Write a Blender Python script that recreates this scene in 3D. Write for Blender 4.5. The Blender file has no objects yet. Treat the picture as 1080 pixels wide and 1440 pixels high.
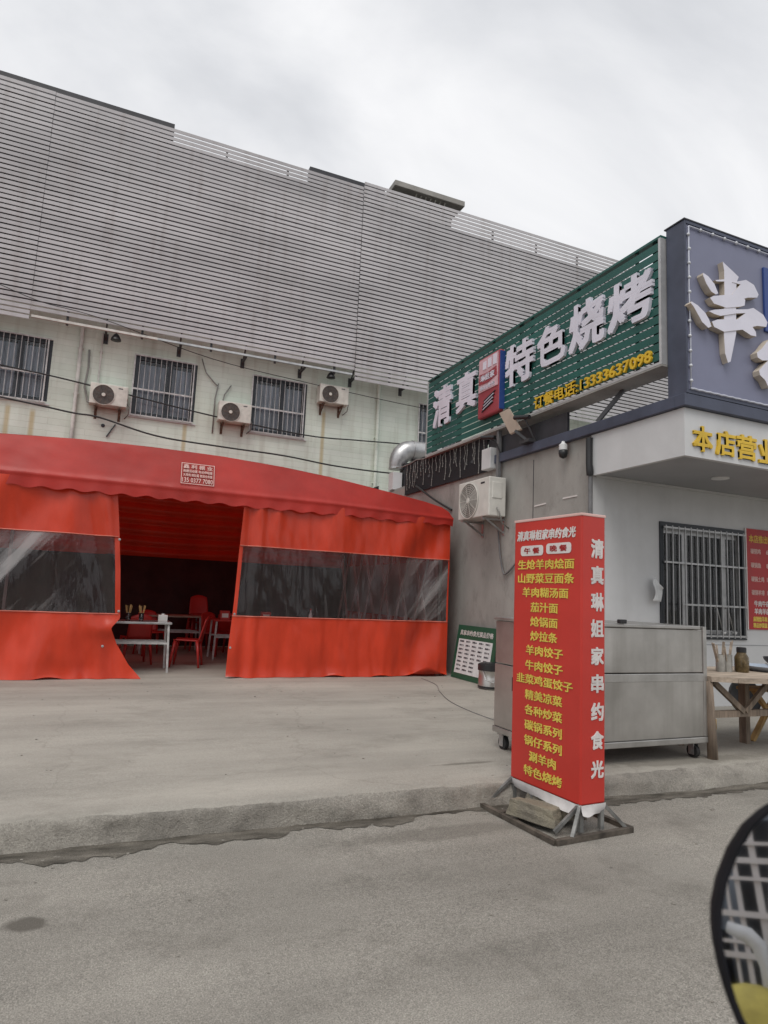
import bpy, bmesh, math, random
from mathutils import noise as mno
from math import sin, cos, pi, radians, sqrt
from mathutils import Vector as V, Matrix
random.seed(7)
sc = bpy.context.scene
C0 = sc.collection
# ------------------------------------------------------------------ camera
F, P, RO, YAW, H = 905., radians(7.365), radians(2.57), radians(22.9), 1.52
FW = V((sin(YAW)*cos(P), cos(YAW)*cos(P), sin(P)))
R0 = V((cos(YAW), -sin(YAW), 0)); U0 = R0.cross(FW)
RT = R0*cos(RO)+U0*sin(RO); UP = -R0*sin(RO)+U0*cos(RO)
CAM = V((0, 0, H))
cd = bpy.data.cameras.new('camera'); cam = bpy.data.objects.new('camera', cd); C0.objects.link(cam)
cd.sensor_fit = 'HORIZONTAL'; cd.sensor_width = 36; cd.lens = F/1080*36
cd.clip_start = .02; cd.clip_end = 2000
cd.dof.use_dof = True; cd.dof.focus_distance = 8.5; cd.dof.aperture_fstop = 6.5
cam.matrix_world = Matrix.Translation(CAM) @ Matrix((RT, UP, -FW)).transposed().to_4x4()
sc.camera = cam
def ray(x, y): return FW+RT*((x-540)/F)-UP*((y-720)/F)
def at(x, y, X=None, Y=None, Z=None):          # a photo pixel on a known plane
    d = ray(x, y)
    t = X/d.x if X is not None else Y/d.y if Y is not None else (Z-H)/d.z
    return CAM+d*t
# ------------------------------------------------------------------ world, sun, exposure
w = bpy.data.worlds.new('World'); sc.world = w; w.use_nodes = True
nt = w.node_tree; nt.nodes.clear(); N = nt.nodes.new; L = nt.links.new
SUN_EL, SUN_AZ = radians(58), radians(215)     # azimuth from +Y, clockwise: behind and left of the camera
sky = N('ShaderNodeTexSky'); sky.sky_type = 'NISHITA'; sky.sun_disc = False
sky.sun_elevation = SUN_EL; sky.sun_rotation = SUN_AZ; sky.air_density = 1.5; sky.dust_density = 4
b1 = N('ShaderNodeBackground'); b1.inputs[1].default_value = .1; L(sky.outputs[0], b1.inputs[0])
tc = N('ShaderNodeTexCoord'); sp = N('ShaderNodeSeparateXYZ'); L(tc.outputs['Generated'], sp.inputs[0])
mx = N('ShaderNodeMath'); mx.operation = 'MAXIMUM'; mx.inputs[1].default_value = 0.0; L(sp.outputs[2], mx.inputs[0])
ad = N('ShaderNodeMath'); ad.operation = 'ADD'; ad.inputs[1].default_value = .35; L(mx.outputs[0], ad.inputs[0])
dv = N('ShaderNodeVectorMath'); dv.operation = 'DIVIDE'
cb = N('ShaderNodeCombineXYZ')
for i in range(3): L(ad.outputs[0], cb.inputs[i])
L(tc.outputs['Generated'], dv.inputs[0]); L(cb.outputs[0], dv.inputs[1])
mp = N('ShaderNodeMapping'); mp.inputs['Scale'].default_value = (1.5, 2.2, 1); mp.inputs['Location'].default_value = (2.3, 1.1, 0)
mp.inputs['Rotation'].default_value = (0, 0, .5)
L(dv.outputs[0], mp.inputs[0])
nz = N('ShaderNodeTexNoise'); nz.inputs['Scale'].default_value = 1.15; nz.inputs['Detail'].default_value = 7; nz.inputs['Roughness'].default_value = .52
nz.inputs['Distortion'].default_value = .5
L(mp.outputs[0], nz.inputs[0])
cr = N('ShaderNodeValToRGB'); L(nz.outputs[0], cr.inputs[0])
cr.color_ramp.elements[0].position = .3; cr.color_ramp.elements[0].color = (.50, .512, .54, 1)
cr.color_ramp.elements[1].position = .68; cr.color_ramp.elements[1].color = (.82, .82, .83, 1)
e = cr.color_ramp.elements.new(.5); e.color = (.66, .668, .69, 1)
b2 = N('ShaderNodeBackground'); b2.inputs[1].default_value = 1.0; L(cr.outputs[0], b2.inputs[0])
ms = N('ShaderNodeMixShader'); ms.inputs[0].default_value = .94
L(b1.outputs[0], ms.inputs[1]); L(b2.outputs[0], ms.inputs[2])
wo = N('ShaderNodeOutputWorld'); L(ms.outputs[0], wo.inputs[0])
sl = bpy.data.lights.new('sun', 'SUN'); sl.energy = 1.25; sl.angle = radians(35); sl.color = (1, .97, .92)
so = bpy.data.objects.new('sun', sl); C0.objects.link(so)
sd = V((sin(SUN_AZ)*cos(SUN_EL), cos(SUN_AZ)*cos(SUN_EL), sin(SUN_EL)))
so.rotation_euler = sd.to_track_quat('Z', 'Y').to_euler(); so.location = (-10, -20, 30)
sc.view_settings.view_transform = 'Standard'; sc.view_settings.look = 'None'
sc.view_settings.exposure = .27; sc.view_settings.gamma = 1; sc.view_settings.use_curve_mapping = False
sc.render.engine = 'CYCLES'; sc.cycles.use_denoising = True
sc.cycles.max_bounces = 7; sc.cycles.transparent_max_bounces = 12; sc.cycles.caustics_reflective = False; sc.cycles.caustics_refractive = False

# ------------------------------------------------------------------ materials
MATS = {}
def mat(name, col, rough=.6, metal=0, var=.12, scale=3, col2=None, bump=0, bscale=40, streak=0, streakcol=(.1, .09, .07),
        spec=.5, rnd=0, coat=0, trans=0, aniso=(1, 1, 1), fine=0, ridge=0):
    m = bpy.data.materials.new(name); m.use_nodes = True; MATS[name] = m
    t = m.node_tree; n = t.nodes.new; l = t.links.new
    bs = t.nodes['Principled BSDF']
    bs.inputs['Roughness'].default_value = rough; bs.inputs['Metallic'].default_value = metal
    bs.inputs['Specular IOR Level'].default_value = spec
    if coat: bs.inputs['Coat Weight'].default_value = coat; bs.inputs['Coat Roughness'].default_value = .15
    g = n('ShaderNodeNewGeometry'); mpp = n('ShaderNodeMapping'); mpp.inputs['Scale'].default_value = aniso
    l(g.outputs['Position'], mpp.inputs[0])
    nz = n('ShaderNodeTexNoise'); nz.inputs['Scale'].default_value = scale; nz.inputs['Detail'].default_value = 8
    nz.inputs['Roughness'].default_value = .62
    l(mpp.outputs[0], nz.inputs[0])
    c2 = col2 or tuple(max(0, c*(1-var*2.2)) for c in col)
    c1 = col if col2 else tuple(min(1, c*(1+var)) for c in col)
    rp = n('ShaderNodeValToRGB'); rp.color_ramp.elements[0].position = .33; rp.color_ramp.elements[1].position = .66
    rp.color_ramp.elements[0].color = (*c2, 1); rp.color_ramp.elements[1].color = (*c1, 1)
    l(nz.outputs[0], rp.inputs[0]); out = rp.outputs[0]
    if fine:
        f = n('ShaderNodeTexNoise'); f.inputs['Scale'].default_value = 90; f.inputs['Detail'].default_value = 4
        l(g.outputs['Position'], f.inputs[0])
        mr = n('ShaderNodeMapRange'); mr.inputs[1].default_value = .25; mr.inputs[2].default_value = .75
        mr.inputs[3].default_value = 1-fine; mr.inputs[4].default_value = 1+fine; l(f.outputs[0], mr.inputs[0])
        mm = n('ShaderNodeVectorMath'); mm.operation = 'SCALE'; l(out, mm.inputs[0]); l(mr.outputs[0], mm.inputs['Scale']); out = mm.outputs[0]
    if streak:
        mp2 = n('ShaderNodeMapping'); mp2.inputs['Scale'].default_value = (5, 5, .45); l(g.outputs['Position'], mp2.inputs[0])
        n2 = n('ShaderNodeTexNoise'); n2.inputs['Scale'].default_value = 1.1; n2.inputs['Detail'].default_value = 6; l(mp2.outputs[0], n2.inputs[0])
        r2 = n('ShaderNodeMapRange'); r2.inputs[1].default_value = .52; r2.inputs[2].default_value = .78; r2.inputs[4].default_value = streak
        l(n2.outputs[0], r2.inputs[0])
        mi = n('ShaderNodeMix'); mi.data_type = 'RGBA'; l(r2.outputs[0], mi.inputs[0]); l(out, mi.inputs[6]); mi.inputs[7].default_value = (*streakcol, 1)
        out = mi.outputs[2]
    if rnd:
        oi = n('ShaderNodeObjectInfo'); mr = n('ShaderNodeMapRange'); mr.inputs[3].default_value = 1-rnd; mr.inputs[4].default_value = 1+rnd
        l(oi.outputs['Random'], mr.inputs[0])
        mm = n('ShaderNodeVectorMath'); mm.operation = 'SCALE'; l(out, mm.inputs[0]); l(mr.outputs[0], mm.inputs['Scale']); out = mm.outputs[0]
    l(out, bs.inputs['Base Color'])
    if bump:
        n3 = n('ShaderNodeTexNoise'); n3.inputs['Scale'].default_value = bscale; n3.inputs['Detail'].default_value = 6; l(mpp.outputs[0], n3.inputs[0])
        bp = n('ShaderNodeBump'); bp.inputs['Strength'].default_value = bump; bp.inputs['Distance'].default_value = .02
        l(n3.outputs[0], bp.inputs['Height']); l(bp.outputs[0], bs.inputs['Normal'])
        if ridge:                                       # sharp creases
            n4 = n('ShaderNodeTexNoise'); n4.noise_type = 'RIDGED_MULTIFRACTAL'; n4.inputs['Scale'].default_value = 1.7; n4.inputs['Detail'].default_value = 3; n4.inputs['Distortion'].default_value = .6; l(mpp.outputs[0], n4.inputs[0])
            b4 = n('ShaderNodeBump'); b4.inputs['Strength'].default_value = ridge; b4.inputs['Distance'].default_value = .035
            l(n4.outputs[0], b4.inputs['Height']); l(bp.outputs[0], b4.inputs['Normal']); l(b4.outputs[0], bs.inputs['Normal'])
    rr = n('ShaderNodeMapRange'); rr.inputs[3].default_value = max(.02, rough-.1); rr.inputs[4].default_value = min(1, rough+.12)
    l(nz.outputs[0], rr.inputs[0]); l(rr.outputs[0], bs.inputs['Roughness'])
    if trans:
        tr = n('ShaderNodeBsdfTranslucent'); l(out, tr.inputs[0])
        mxs = n('ShaderNodeMixShader'); mxs.inputs[0].default_value = trans
        l(bs.outputs[0], mxs.inputs[1]); l(tr.outputs[0], mxs.inputs[2]); l(mxs.outputs[0], t.nodes['Material Output'].inputs[0])
    return m
def concrete(name, a, b, dark, rough, crack=.0, spots=(), sc1=.6, fine=.25, stretch=(1, 1, 1), bump=.25, agg=0, smear=.55):
    m = bpy.data.materials.new(name); m.use_nodes = True; MATS[name] = m
    t = m.node_tree; n = t.nodes.new; l = t.links.new; bs = t.nodes['Principled BSDF']
    g = n('ShaderNodeNewGeometry'); mpp = n('ShaderNodeMapping'); mpp.inputs['Scale'].default_value = stretch; l(g.outputs['Position'], mpp.inputs[0])
    def noise(s, d, src, rg=.6):
        z = n('ShaderNodeTexNoise'); z.inputs['Scale'].default_value = s; z.inputs['Detail'].default_value = d; z.inputs['Roughness'].default_value = rg
        l(src, z.inputs[0]); return z.outputs[0]
    def mixc(f, x, y):
        mi = n('ShaderNodeMix'); mi.data_type = 'RGBA'; l(f, mi.inputs[0])
        for s, v in ((6, x), (7, y)):
            if isinstance(v, tuple): mi.inputs[s].default_value = (*v, 1)
            else: l(v, mi.inputs[s])
        return mi.outputs[2]
    def rng(src, a0, a1, b0, b1):
        r = n('ShaderNodeMapRange'); l(src, r.inputs[0])
        for i, v in enumerate((a0, a1, b0, b1)): r.inputs[i+1].default_value = v
        return r.outputs[0]
    pos = g.outputs['Position']
    c = mixc(rng(noise(sc1, 9, mpp.outputs[0]), .35, .65, 0, 1), b, a)
    c = mixc(rng(noise(sc1*3.7, 8, mpp.outputs[0], .7), .52, .78, 0, smear), c, dark)
    n1 = noise(170, 3, pos); 
    f = rng(n1, .3, .7, 1-fine, 1+fine)
    mm = n('ShaderNodeVectorMath'); mm.operation = 'SCALE'; l(c, mm.inputs[0]); l(f, mm.inputs['Scale']); c = mm.outputs[0]
    if agg:                                            # visible aggregate: pale and dark stones in the surface
        vg = n('ShaderNodeTexVoronoi'); vg.inputs['Scale'].default_value = 105; l(pos, vg.inputs[0])
        sg = n('ShaderNodeSeparateColor'); l(vg.outputs['Color'], sg.inputs[0])
        f3 = rng(sg.outputs[0], 0, 1, 1-agg, 1+agg*.75)
        pt = n('ShaderNodeMix'); pt.data_type = 'FLOAT'; l(rng(noise(.8, 5, mpp.outputs[0]), .4, .6, .35, 1), pt.inputs[0]); pt.inputs[2].default_value = 1; l(f3, pt.inputs[3])
        m5 = n('ShaderNodeVectorMath'); m5.operation = 'SCALE'; l(c, m5.inputs[0]); l(pt.outputs[0], m5.inputs['Scale']); c = m5.outputs[0]
        mt = n('ShaderNodeMapping'); mt.inputs['Scale'].default_value = (.12, 1.7, 1); l(pos, mt.inputs[0])   # long wheel-worn bands
        f4 = rng(noise(1.0, 4, mt.outputs[0]), .3, .7, .84, 1.13)
        m6 = n('ShaderNodeVectorMath'); m6.operation = 'SCALE'; l(c, m6.inputs[0]); l(f4, m6.inputs['Scale']); c = m6.outputs[0]
    if crack:
        wz = n('ShaderNodeVectorMath'); wz.operation = 'ADD'
        nn = n('ShaderNodeTexNoise'); nn.inputs['Scale'].default_value = 1.5; nn.inputs['Detail'].default_value = 6; l(pos, nn.inputs[0])
        l(pos, wz.inputs[0]); l(nn.outputs['Color'], wz.inputs[1])
        vo = n('ShaderNodeTexVoronoi'); vo.feature = 'DISTANCE_TO_EDGE'; vo.inputs['Scale'].default_value = .33; l(wz.outputs[0], vo.inputs[0])
        c = mixc(rng(vo.outputs[0], .0, .006, crack, 0), c, dark)
    for (x, y, rx, ry, k) in spots:
        mp3 = n('ShaderNodeMapping'); mp3.vector_type = 'POINT'; mp3.inputs['Location'].default_value = (-x/rx, -y/ry, 0); mp3.inputs['Scale'].default_value = (1/rx, 1/ry, 0)
        l(pos, mp3.inputs[0]); ln = n('ShaderNodeVectorMath'); ln.operation = 'LENGTH'; l(mp3.outputs[0], ln.inputs[0])
        aa = n('ShaderNodeMath'); aa.operation = 'MULTIPLY_ADD'; l(noise(9, 5, pos), aa.inputs[0]); aa.inputs[1].default_value = 1.1; l(ln.outputs['Value'], aa.inputs[2])
        c = mixc(rng(aa.outputs[0], 1.25, 1.65, k, 0), c, dark)
    l(c, bs.inputs['Base Color']); bs.inputs['Roughness'].default_value = rough; bs.inputs['Specular IOR Level'].default_value = .35
    bp = n('ShaderNodeBump'); bp.inputs['Strength'].default_value = bump; bp.inputs['Distance'].default_value = .01
    h = n('ShaderNodeMath'); h.operation = 'ADD'; l(noise(60, 6, pos), h.inputs[0]); l(n1, h.inputs[1])
    l(h.outputs[0], bp.inputs['Height']); l(bp.outputs[0], bs.inputs['Normal'])
    return m
concrete('road', (.335, .314, .277), (.25, .234, .206), (.105, .095, .08), .85, spots=((-.2, 3.42, .10, .07, .85), (2.2, 3.9, .7, .12, .4), (.4, 2.3, .5, .06, .3)), sc1=.5, fine=.5, bump=.6, agg=.26)
concrete('paving', (.41, .385, .338), (.30, .281, .247), (.15, .138, .115), .8, crack=.22, agg=.12, sc1=.5, stretch=(.7, 1.2, 1), smear=.55, fine=.14,
         spots=((2.9, 4.85, .3, .03, .7), (5.0, 4.45, .9, .12, .5)))
concrete('kerbstone', (.42, .392, .345), (.27, .252, .222), (.085, .079, .068), .9, sc1=2.2, fine=.2, bump=1, agg=.2)
concrete('dirt', (.22, .20, .168), (.07, .062, .05), (.03, .026, .022), .95, sc1=4.5, fine=.4, bump=1, stretch=(.7, 2.5, 1))
concrete('rock', (.30, .27, .2), (.2, .18, .145), (.1, .09, .07), .9, sc1=6, fine=.2, bump=.8)
concrete('render_wall', (.40, .385, .36), (.265, .253, .235), (.115, .108, .098), .85, sc1=.9, fine=.08, stretch=(1, 1, .6), bump=.3)
concrete('slab_concrete', (.36, .35, .33), (.27, .26, .245), (.14, .135, .125), .85, sc1=1.2, fine=.1)
mat('slat', (.475, .462, .475), .45, 0, .10, .55, streak=.45, streakcol=(.27, .235, .22), rnd=.06, aniso=(.5, 1, 1.2))
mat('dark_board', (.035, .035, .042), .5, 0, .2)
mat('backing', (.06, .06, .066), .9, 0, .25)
mat('scissor_steel', (.62, .61, .6), .5, .2, .1)
mat('steel_dark', (.07, .07, .075), .5, .3, .2)
mat('galv', (.5, .5, .5), .38, .85, .12, 6, bump=.06, bscale=9)
mat('stainless', (.54, .525, .50), .33, .85, .10, 1.6, streak=.45, streakcol=(.24, .225, .2), bump=.03, bscale=5)
mat('stainless_rim', (.46, .45, .43), .38, .8, .1, 4)
mat('ac_white', (.62, .6, .54), .5, 0, .1, 5, streak=.35, streakcol=(.3, .26, .2))
mat('ac_clean', (.66, .645, .60), .45, 0, .05, 5)
mat('ac_grille', (.10, .095, .09), .6, 0, .2, 20)
mat('ac_grille_light', (.22, .21, .19), .6, 0, .2, 20)
mat('rusty', (.16, .10, .07), .8, 0, .35, 14)
mat('pipe_white', (.62, .61, .57), .5, 0, .12, 4, streak=.3)
mat('pipe_gray', (.16, .16, .165), .5, 0, .15, 6)
mat('cable', (.02, .02, .021), .5)
mat('cable_grey', (.25, .245, .23), .6)
mat('win_frame', (.035, .04, .048), .4, .2, .15)
mat('bar_white', (.55, .54, .53), .45, .1, .15, 9)
mat('bar_steel', (.42, .42, .42), .35, .6, .1, 9)
mat('curtain_lilac', (.74, .70, .76), .9, 0, .25, 2.5, aniso=(3, 3, .3))
mat('curtain_grey', (.40, .43, .46), .9, 0, .22, 2.0, aniso=(3, 3, .3))
mat('red_pvc', (.63, .05, .017), .33, 0, .09, 1.3, bump=.22, bscale=4, trans=.10, aniso=(1.2, 1, .6), ridge=.6, streak=.12, streakcol=(.30, .03, .015))
mat('red_roof', (.53, .038, .027), .40, 0, .10, .9, bump=.10, bscale=2.5, trans=.22, ridge=.28, streak=.15, streakcol=(.36, .06, .045))
mat('back_cloth', (.05, .022, .022), .8, 0, .2)  # near-black colour stands in for the shade deep inside the tent
mat('red_seam', (.62, .16, .11), .5, 0, .1)
mat('red_plastic', (.5, .035, .03), .35, 0, .06)
mat('white_print', (.74, .70, .68), .5, 0, .06)
mat('pink_print', (.70, .46, .42), .5, 0, .06)
mat('steel_post', (.36, .36, .36), .4, .7, .1, 6)
mat('panel_white', (.60, .605, .61), .5, 0, .05, 1.2, streak=.12, streakcol=(.35, .34, .32))
mat('soffit_grey', (.33, .335, .35), .6, 0, .06, 1)
mat('navy_frame', (.075, .085, .125), .45, .2, .12, 2)
mat('blue_panel', (.20, .21, .30), .42, .1, .05, .8)
mat('blue_bright', (.028, .065, .24), .4, 0, .05)
mat('green_slat', (.014, .10, .083), .4, 0, .12, 1.2, rnd=.10)
mat('alu_trim', (.55, .55, .55), .4, .5, .06, 5)
mat('letter_white', (.70, .69, .78), .45, 0, .04, 2)
mat('letter_side', (.58, .51, .42), .55, 0, .08, 3)
mat('letter_gold', (.72, .47, .03), .4, 0, .08, 3)
mat('yellow_print', (.76, .60, .10), .5, 0, .05, 3)
mat('logo_red', (.32, .045, .06), .4, 0, .12, 2)
mat('logo_pink', (.62, .40, .44), .45, 0, .1, 2)
mat('ink', (.02, .02, .03), .5)
mat('sign_red', (.55, .037, .025), .40, 0, .05, 1.6, bump=.05, bscale=3, ridge=.12)
mat('sign_red_dark', (.40, .02, .02), .42, 0, .05)
mat('cloth_white', (.66, .64, .63), .8, 0, .08, 6, bump=.2, bscale=20)
mat('frame_steel', (.26, .26, .25), .5, .5, .25, 8)
mat('frame_rust', (.13, .11, .09), .7, .3, .3, 10)
mat('wood', (.44, .36, .285), .75, 0, .22, 2.2, bump=.2, aniso=(1, 9, 9), rnd=.1)
mat('wood_leg', (.27, .21, .16), .8, 0, .25, 2.5, bump=.25, aniso=(8, 8, .8))
mat('wood_yellow', (.46, .29, .11), .7, 0, .2, 4)
mat('black_plastic', (.018, .018, .02), .4, 0, .1)
mat('rubber_black', (.010, .010, .013), .85, 0, .2, 12, spec=.2)
mat('rubber', (.03, .03, .03), .7, 0, .2, 12)
mat('white_plastic', (.7, .7, .7), .4, 0, .05)
mat('paper', (.68, .69, .69), .8, 0, .06, 9)
mat('board_green', (.02, .09, .05), .5, 0, .1)
mat('poster_red', (.42, .018, .02), .45, 0, .06)
mat('tin', (.42, .41, .38), .45, .5, .15, 8)
mat('jar_brown', (.11, .075, .03), .25, 0, .25, 18)
mat('blue_grey_enamel', (.45, .52, .62), .3, 0, .06)
mat('yellow_sack', (.55, .45, .10), .7, 0, .2, 3)
mat('grey_blue_wall', (.27, .31, .36), .8, 0, .15, 1.2)
mat('amber', (.5, .28, .1), .4, 0, .15, 20)
mat('netting', (.012, .012, .016), .8, 0, .4, 60)
mat('bulb', (.62, .64, .68), .3, 0, .05)
mat('lilac_led', (.52, .54, .62), .35, 0, .06)
def tiles(name):
    m = mat(name, (.68, .735, .655), .5, 0, .06, .8, streak=.45, streakcol=(.36, .34, .27))
    t = m.node_tree; n = t.nodes.new; l = t.links.new; bs = t.nodes['Principled BSDF']
    old = bs.inputs['Base Color'].links[0].from_socket
    g = n('ShaderNodeNewGeometry'); mp_ = n('ShaderNodeMapping'); mp_.inputs['Rotation'].default_value = (pi/2, 0, 0)
    l(g.outputs['Position'], mp_.inputs[0])
    br = n('ShaderNodeTexBrick'); br.inputs['Scale'].default_value = 1; br.inputs['Brick Width'].default_value = 1.6; br.inputs['Row Height'].default_value = .15
    br.inputs['Mortar Size'].default_value = .007; br.inputs['Mortar Smooth'].default_value = .4
    br.inputs['Color1'].default_value = (1, 1, 1, 1); br.inputs['Color2'].default_value = (.93, .95, .93, 1); br.inputs['Mortar'].default_value = (.85, .86, .84, 1)
    l(mp_.outputs[0], br.inputs[0])
    mm = n('ShaderNodeMix'); mm.data_type = 'RGBA'; mm.blend_type = 'MULTIPLY'; mm.inputs[0].default_value = 1
    l(old, mm.inputs[6]); l(br.outputs[0], mm.inputs[7]); out = mm.outputs[2]
    for (x, z0, z1, wd) in ((-2.42, 4.0, 5.5, .05), (-1.92, 4.0, 5.45, .055), (1.45, 4.2, 5.62, .05), (5.05, 4.6, 6.5, .05)):   # rust-yellow runs under the sills
        sx = n('ShaderNodeSeparateXYZ'); l(g.outputs['Position'], sx.inputs[0])
        d1 = n('ShaderNodeMath'); d1.operation = 'SUBTRACT'; l(sx.outputs[0], d1.inputs[0]); d1.inputs[1].default_value = x
        d2 = n('ShaderNodeMath'); d2.operation = 'ABSOLUTE'; l(d1.outputs[0], d2.inputs[0])
        r = n('ShaderNodeMapRange'); l(d2.outputs[0], r.inputs[0]); r.inputs[1].default_value = wd*.5; r.inputs[2].default_value = wd*1.4; r.inputs[3].default_value = .62; r.inputs[4].default_value = 0
        r2 = n('ShaderNodeMapRange'); l(sx.outputs[2], r2.inputs[0]); r2.inputs[1].default_value = z1; r2.inputs[2].default_value = z1-.12
        p = n('ShaderNodeMath'); p.operation = 'MULTIPLY'; l(r.outputs[0], p.inputs[0]); l(r2.outputs[0], p.inputs[1])
        mi = n('ShaderNodeMix'); mi.data_type = 'RGBA'; l(p.outputs[0], mi.inputs[0]); l(out, mi.inputs[6]); mi.inputs[7].default_value = (.42, .30, .10, 1); out = mi.outputs[2]
    l(out, bs.inputs['Base Color'])
    bp = n('ShaderNodeBump'); bp.inputs['Strength'].default_value = .4; bp.inputs['Distance'].default_value = .01; l(br.outputs['Fac'], bp.inputs['Height']); bp.invert = True
    l(bp.outputs[0], bs.inputs['Normal'])
tiles('wall_tiles')
def film(name, tint, gloss, bump, haze=.05, creases=False):
    m = bpy.data.materials.new(name); m.use_nodes = True; MATS[name] = m
    t = m.node_tree; n = t.nodes.new; l = t.links.new; t.nodes.remove(t.nodes['Principled BSDF'])
    tr = n('ShaderNodeBsdfTransparent'); tr.inputs[0].default_value = (*tint, 1)
    gl = n('ShaderNodeBsdfGlossy'); gl.inputs['Roughness'].default_value = gloss
    df = n('ShaderNodeBsdfDiffuse'); df.inputs[0].default_value = (.6, .58, .58, 1)
    fr = n('ShaderNodeFresnel'); fr.inputs[0].default_value = 1.5 if creases else 1.5
    if bump:
        g = n('ShaderNodeNewGeometry'); mp_ = n('ShaderNodeMapping'); mp_.inputs['Scale'].default_value = (6, 2, 1.2); mp_.inputs['Rotation'].default_value = (0, radians(25), 0)
        l(g.outputs['Position'], mp_.inputs[0])
        z = n('ShaderNodeTexNoise'); z.inputs['Scale'].default_value = 1.6; z.inputs['Detail'].default_value = 4; l(mp_.outputs[0], z.inputs[0])
        bp = n('ShaderNodeBump'); bp.inputs['Strength'].default_value = bump; bp.inputs['Distance'].default_value = .06; l(z.outputs[0], bp.inputs['Height'])
        l(bp.outputs[0], gl.inputs['Normal']); l(bp.outputs[0], fr.inputs['Normal'])
    m1 = n('ShaderNodeMixShader'); l(fr.outputs[0], m1.inputs[0]); l(tr.outputs[0], m1.inputs[1]); l(gl.outputs[0], m1.inputs[2])
    m2 = n('ShaderNodeMixShader'); m2.inputs[0].default_value = haze; l(m1.outputs[0], m2.inputs[1]); l(df.outputs[0], m2.inputs[2])
    if creases:                                         # pale streaks painted for sky reflections in the folds and whitened creases
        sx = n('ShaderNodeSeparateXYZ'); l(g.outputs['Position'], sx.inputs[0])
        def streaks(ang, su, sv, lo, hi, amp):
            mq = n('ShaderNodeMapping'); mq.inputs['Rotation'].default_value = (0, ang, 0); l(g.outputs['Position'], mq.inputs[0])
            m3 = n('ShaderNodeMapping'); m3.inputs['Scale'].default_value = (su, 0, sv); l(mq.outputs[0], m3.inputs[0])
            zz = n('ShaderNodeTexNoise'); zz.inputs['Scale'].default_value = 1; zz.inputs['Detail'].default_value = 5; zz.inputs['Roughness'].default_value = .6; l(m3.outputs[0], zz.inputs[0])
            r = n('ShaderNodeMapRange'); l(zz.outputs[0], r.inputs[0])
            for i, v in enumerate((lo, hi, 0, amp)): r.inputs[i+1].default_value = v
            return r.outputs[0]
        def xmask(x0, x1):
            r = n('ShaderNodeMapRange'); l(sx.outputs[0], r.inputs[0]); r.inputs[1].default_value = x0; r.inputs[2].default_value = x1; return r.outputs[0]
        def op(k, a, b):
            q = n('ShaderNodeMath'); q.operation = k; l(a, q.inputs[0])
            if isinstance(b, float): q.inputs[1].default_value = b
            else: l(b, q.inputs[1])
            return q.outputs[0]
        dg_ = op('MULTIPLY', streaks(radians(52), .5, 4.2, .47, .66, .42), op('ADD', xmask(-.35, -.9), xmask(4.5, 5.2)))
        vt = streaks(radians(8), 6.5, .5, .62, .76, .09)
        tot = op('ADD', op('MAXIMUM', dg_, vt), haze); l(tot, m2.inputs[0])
    l(m2.outputs[0], t.nodes['Material Output'].inputs[0])
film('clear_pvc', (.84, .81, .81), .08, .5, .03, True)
film('side_film', (.92, .92, .92), .3, 0, .3)
film('glass', (.82, .86, .88), .03, 0, .03)
mm_ = bpy.data.materials.new('mirror_glass'); mm_.use_nodes = True; MATS['mirror_glass'] = mm_
mb_ = mm_.node_tree.nodes['Principled BSDF']; mb_.inputs['Metallic'].default_value = 1; mb_.inputs['Roughness'].default_value = .025; mb_.inputs['Base Color'].default_value = (.82, .84, .86, 1)

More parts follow.
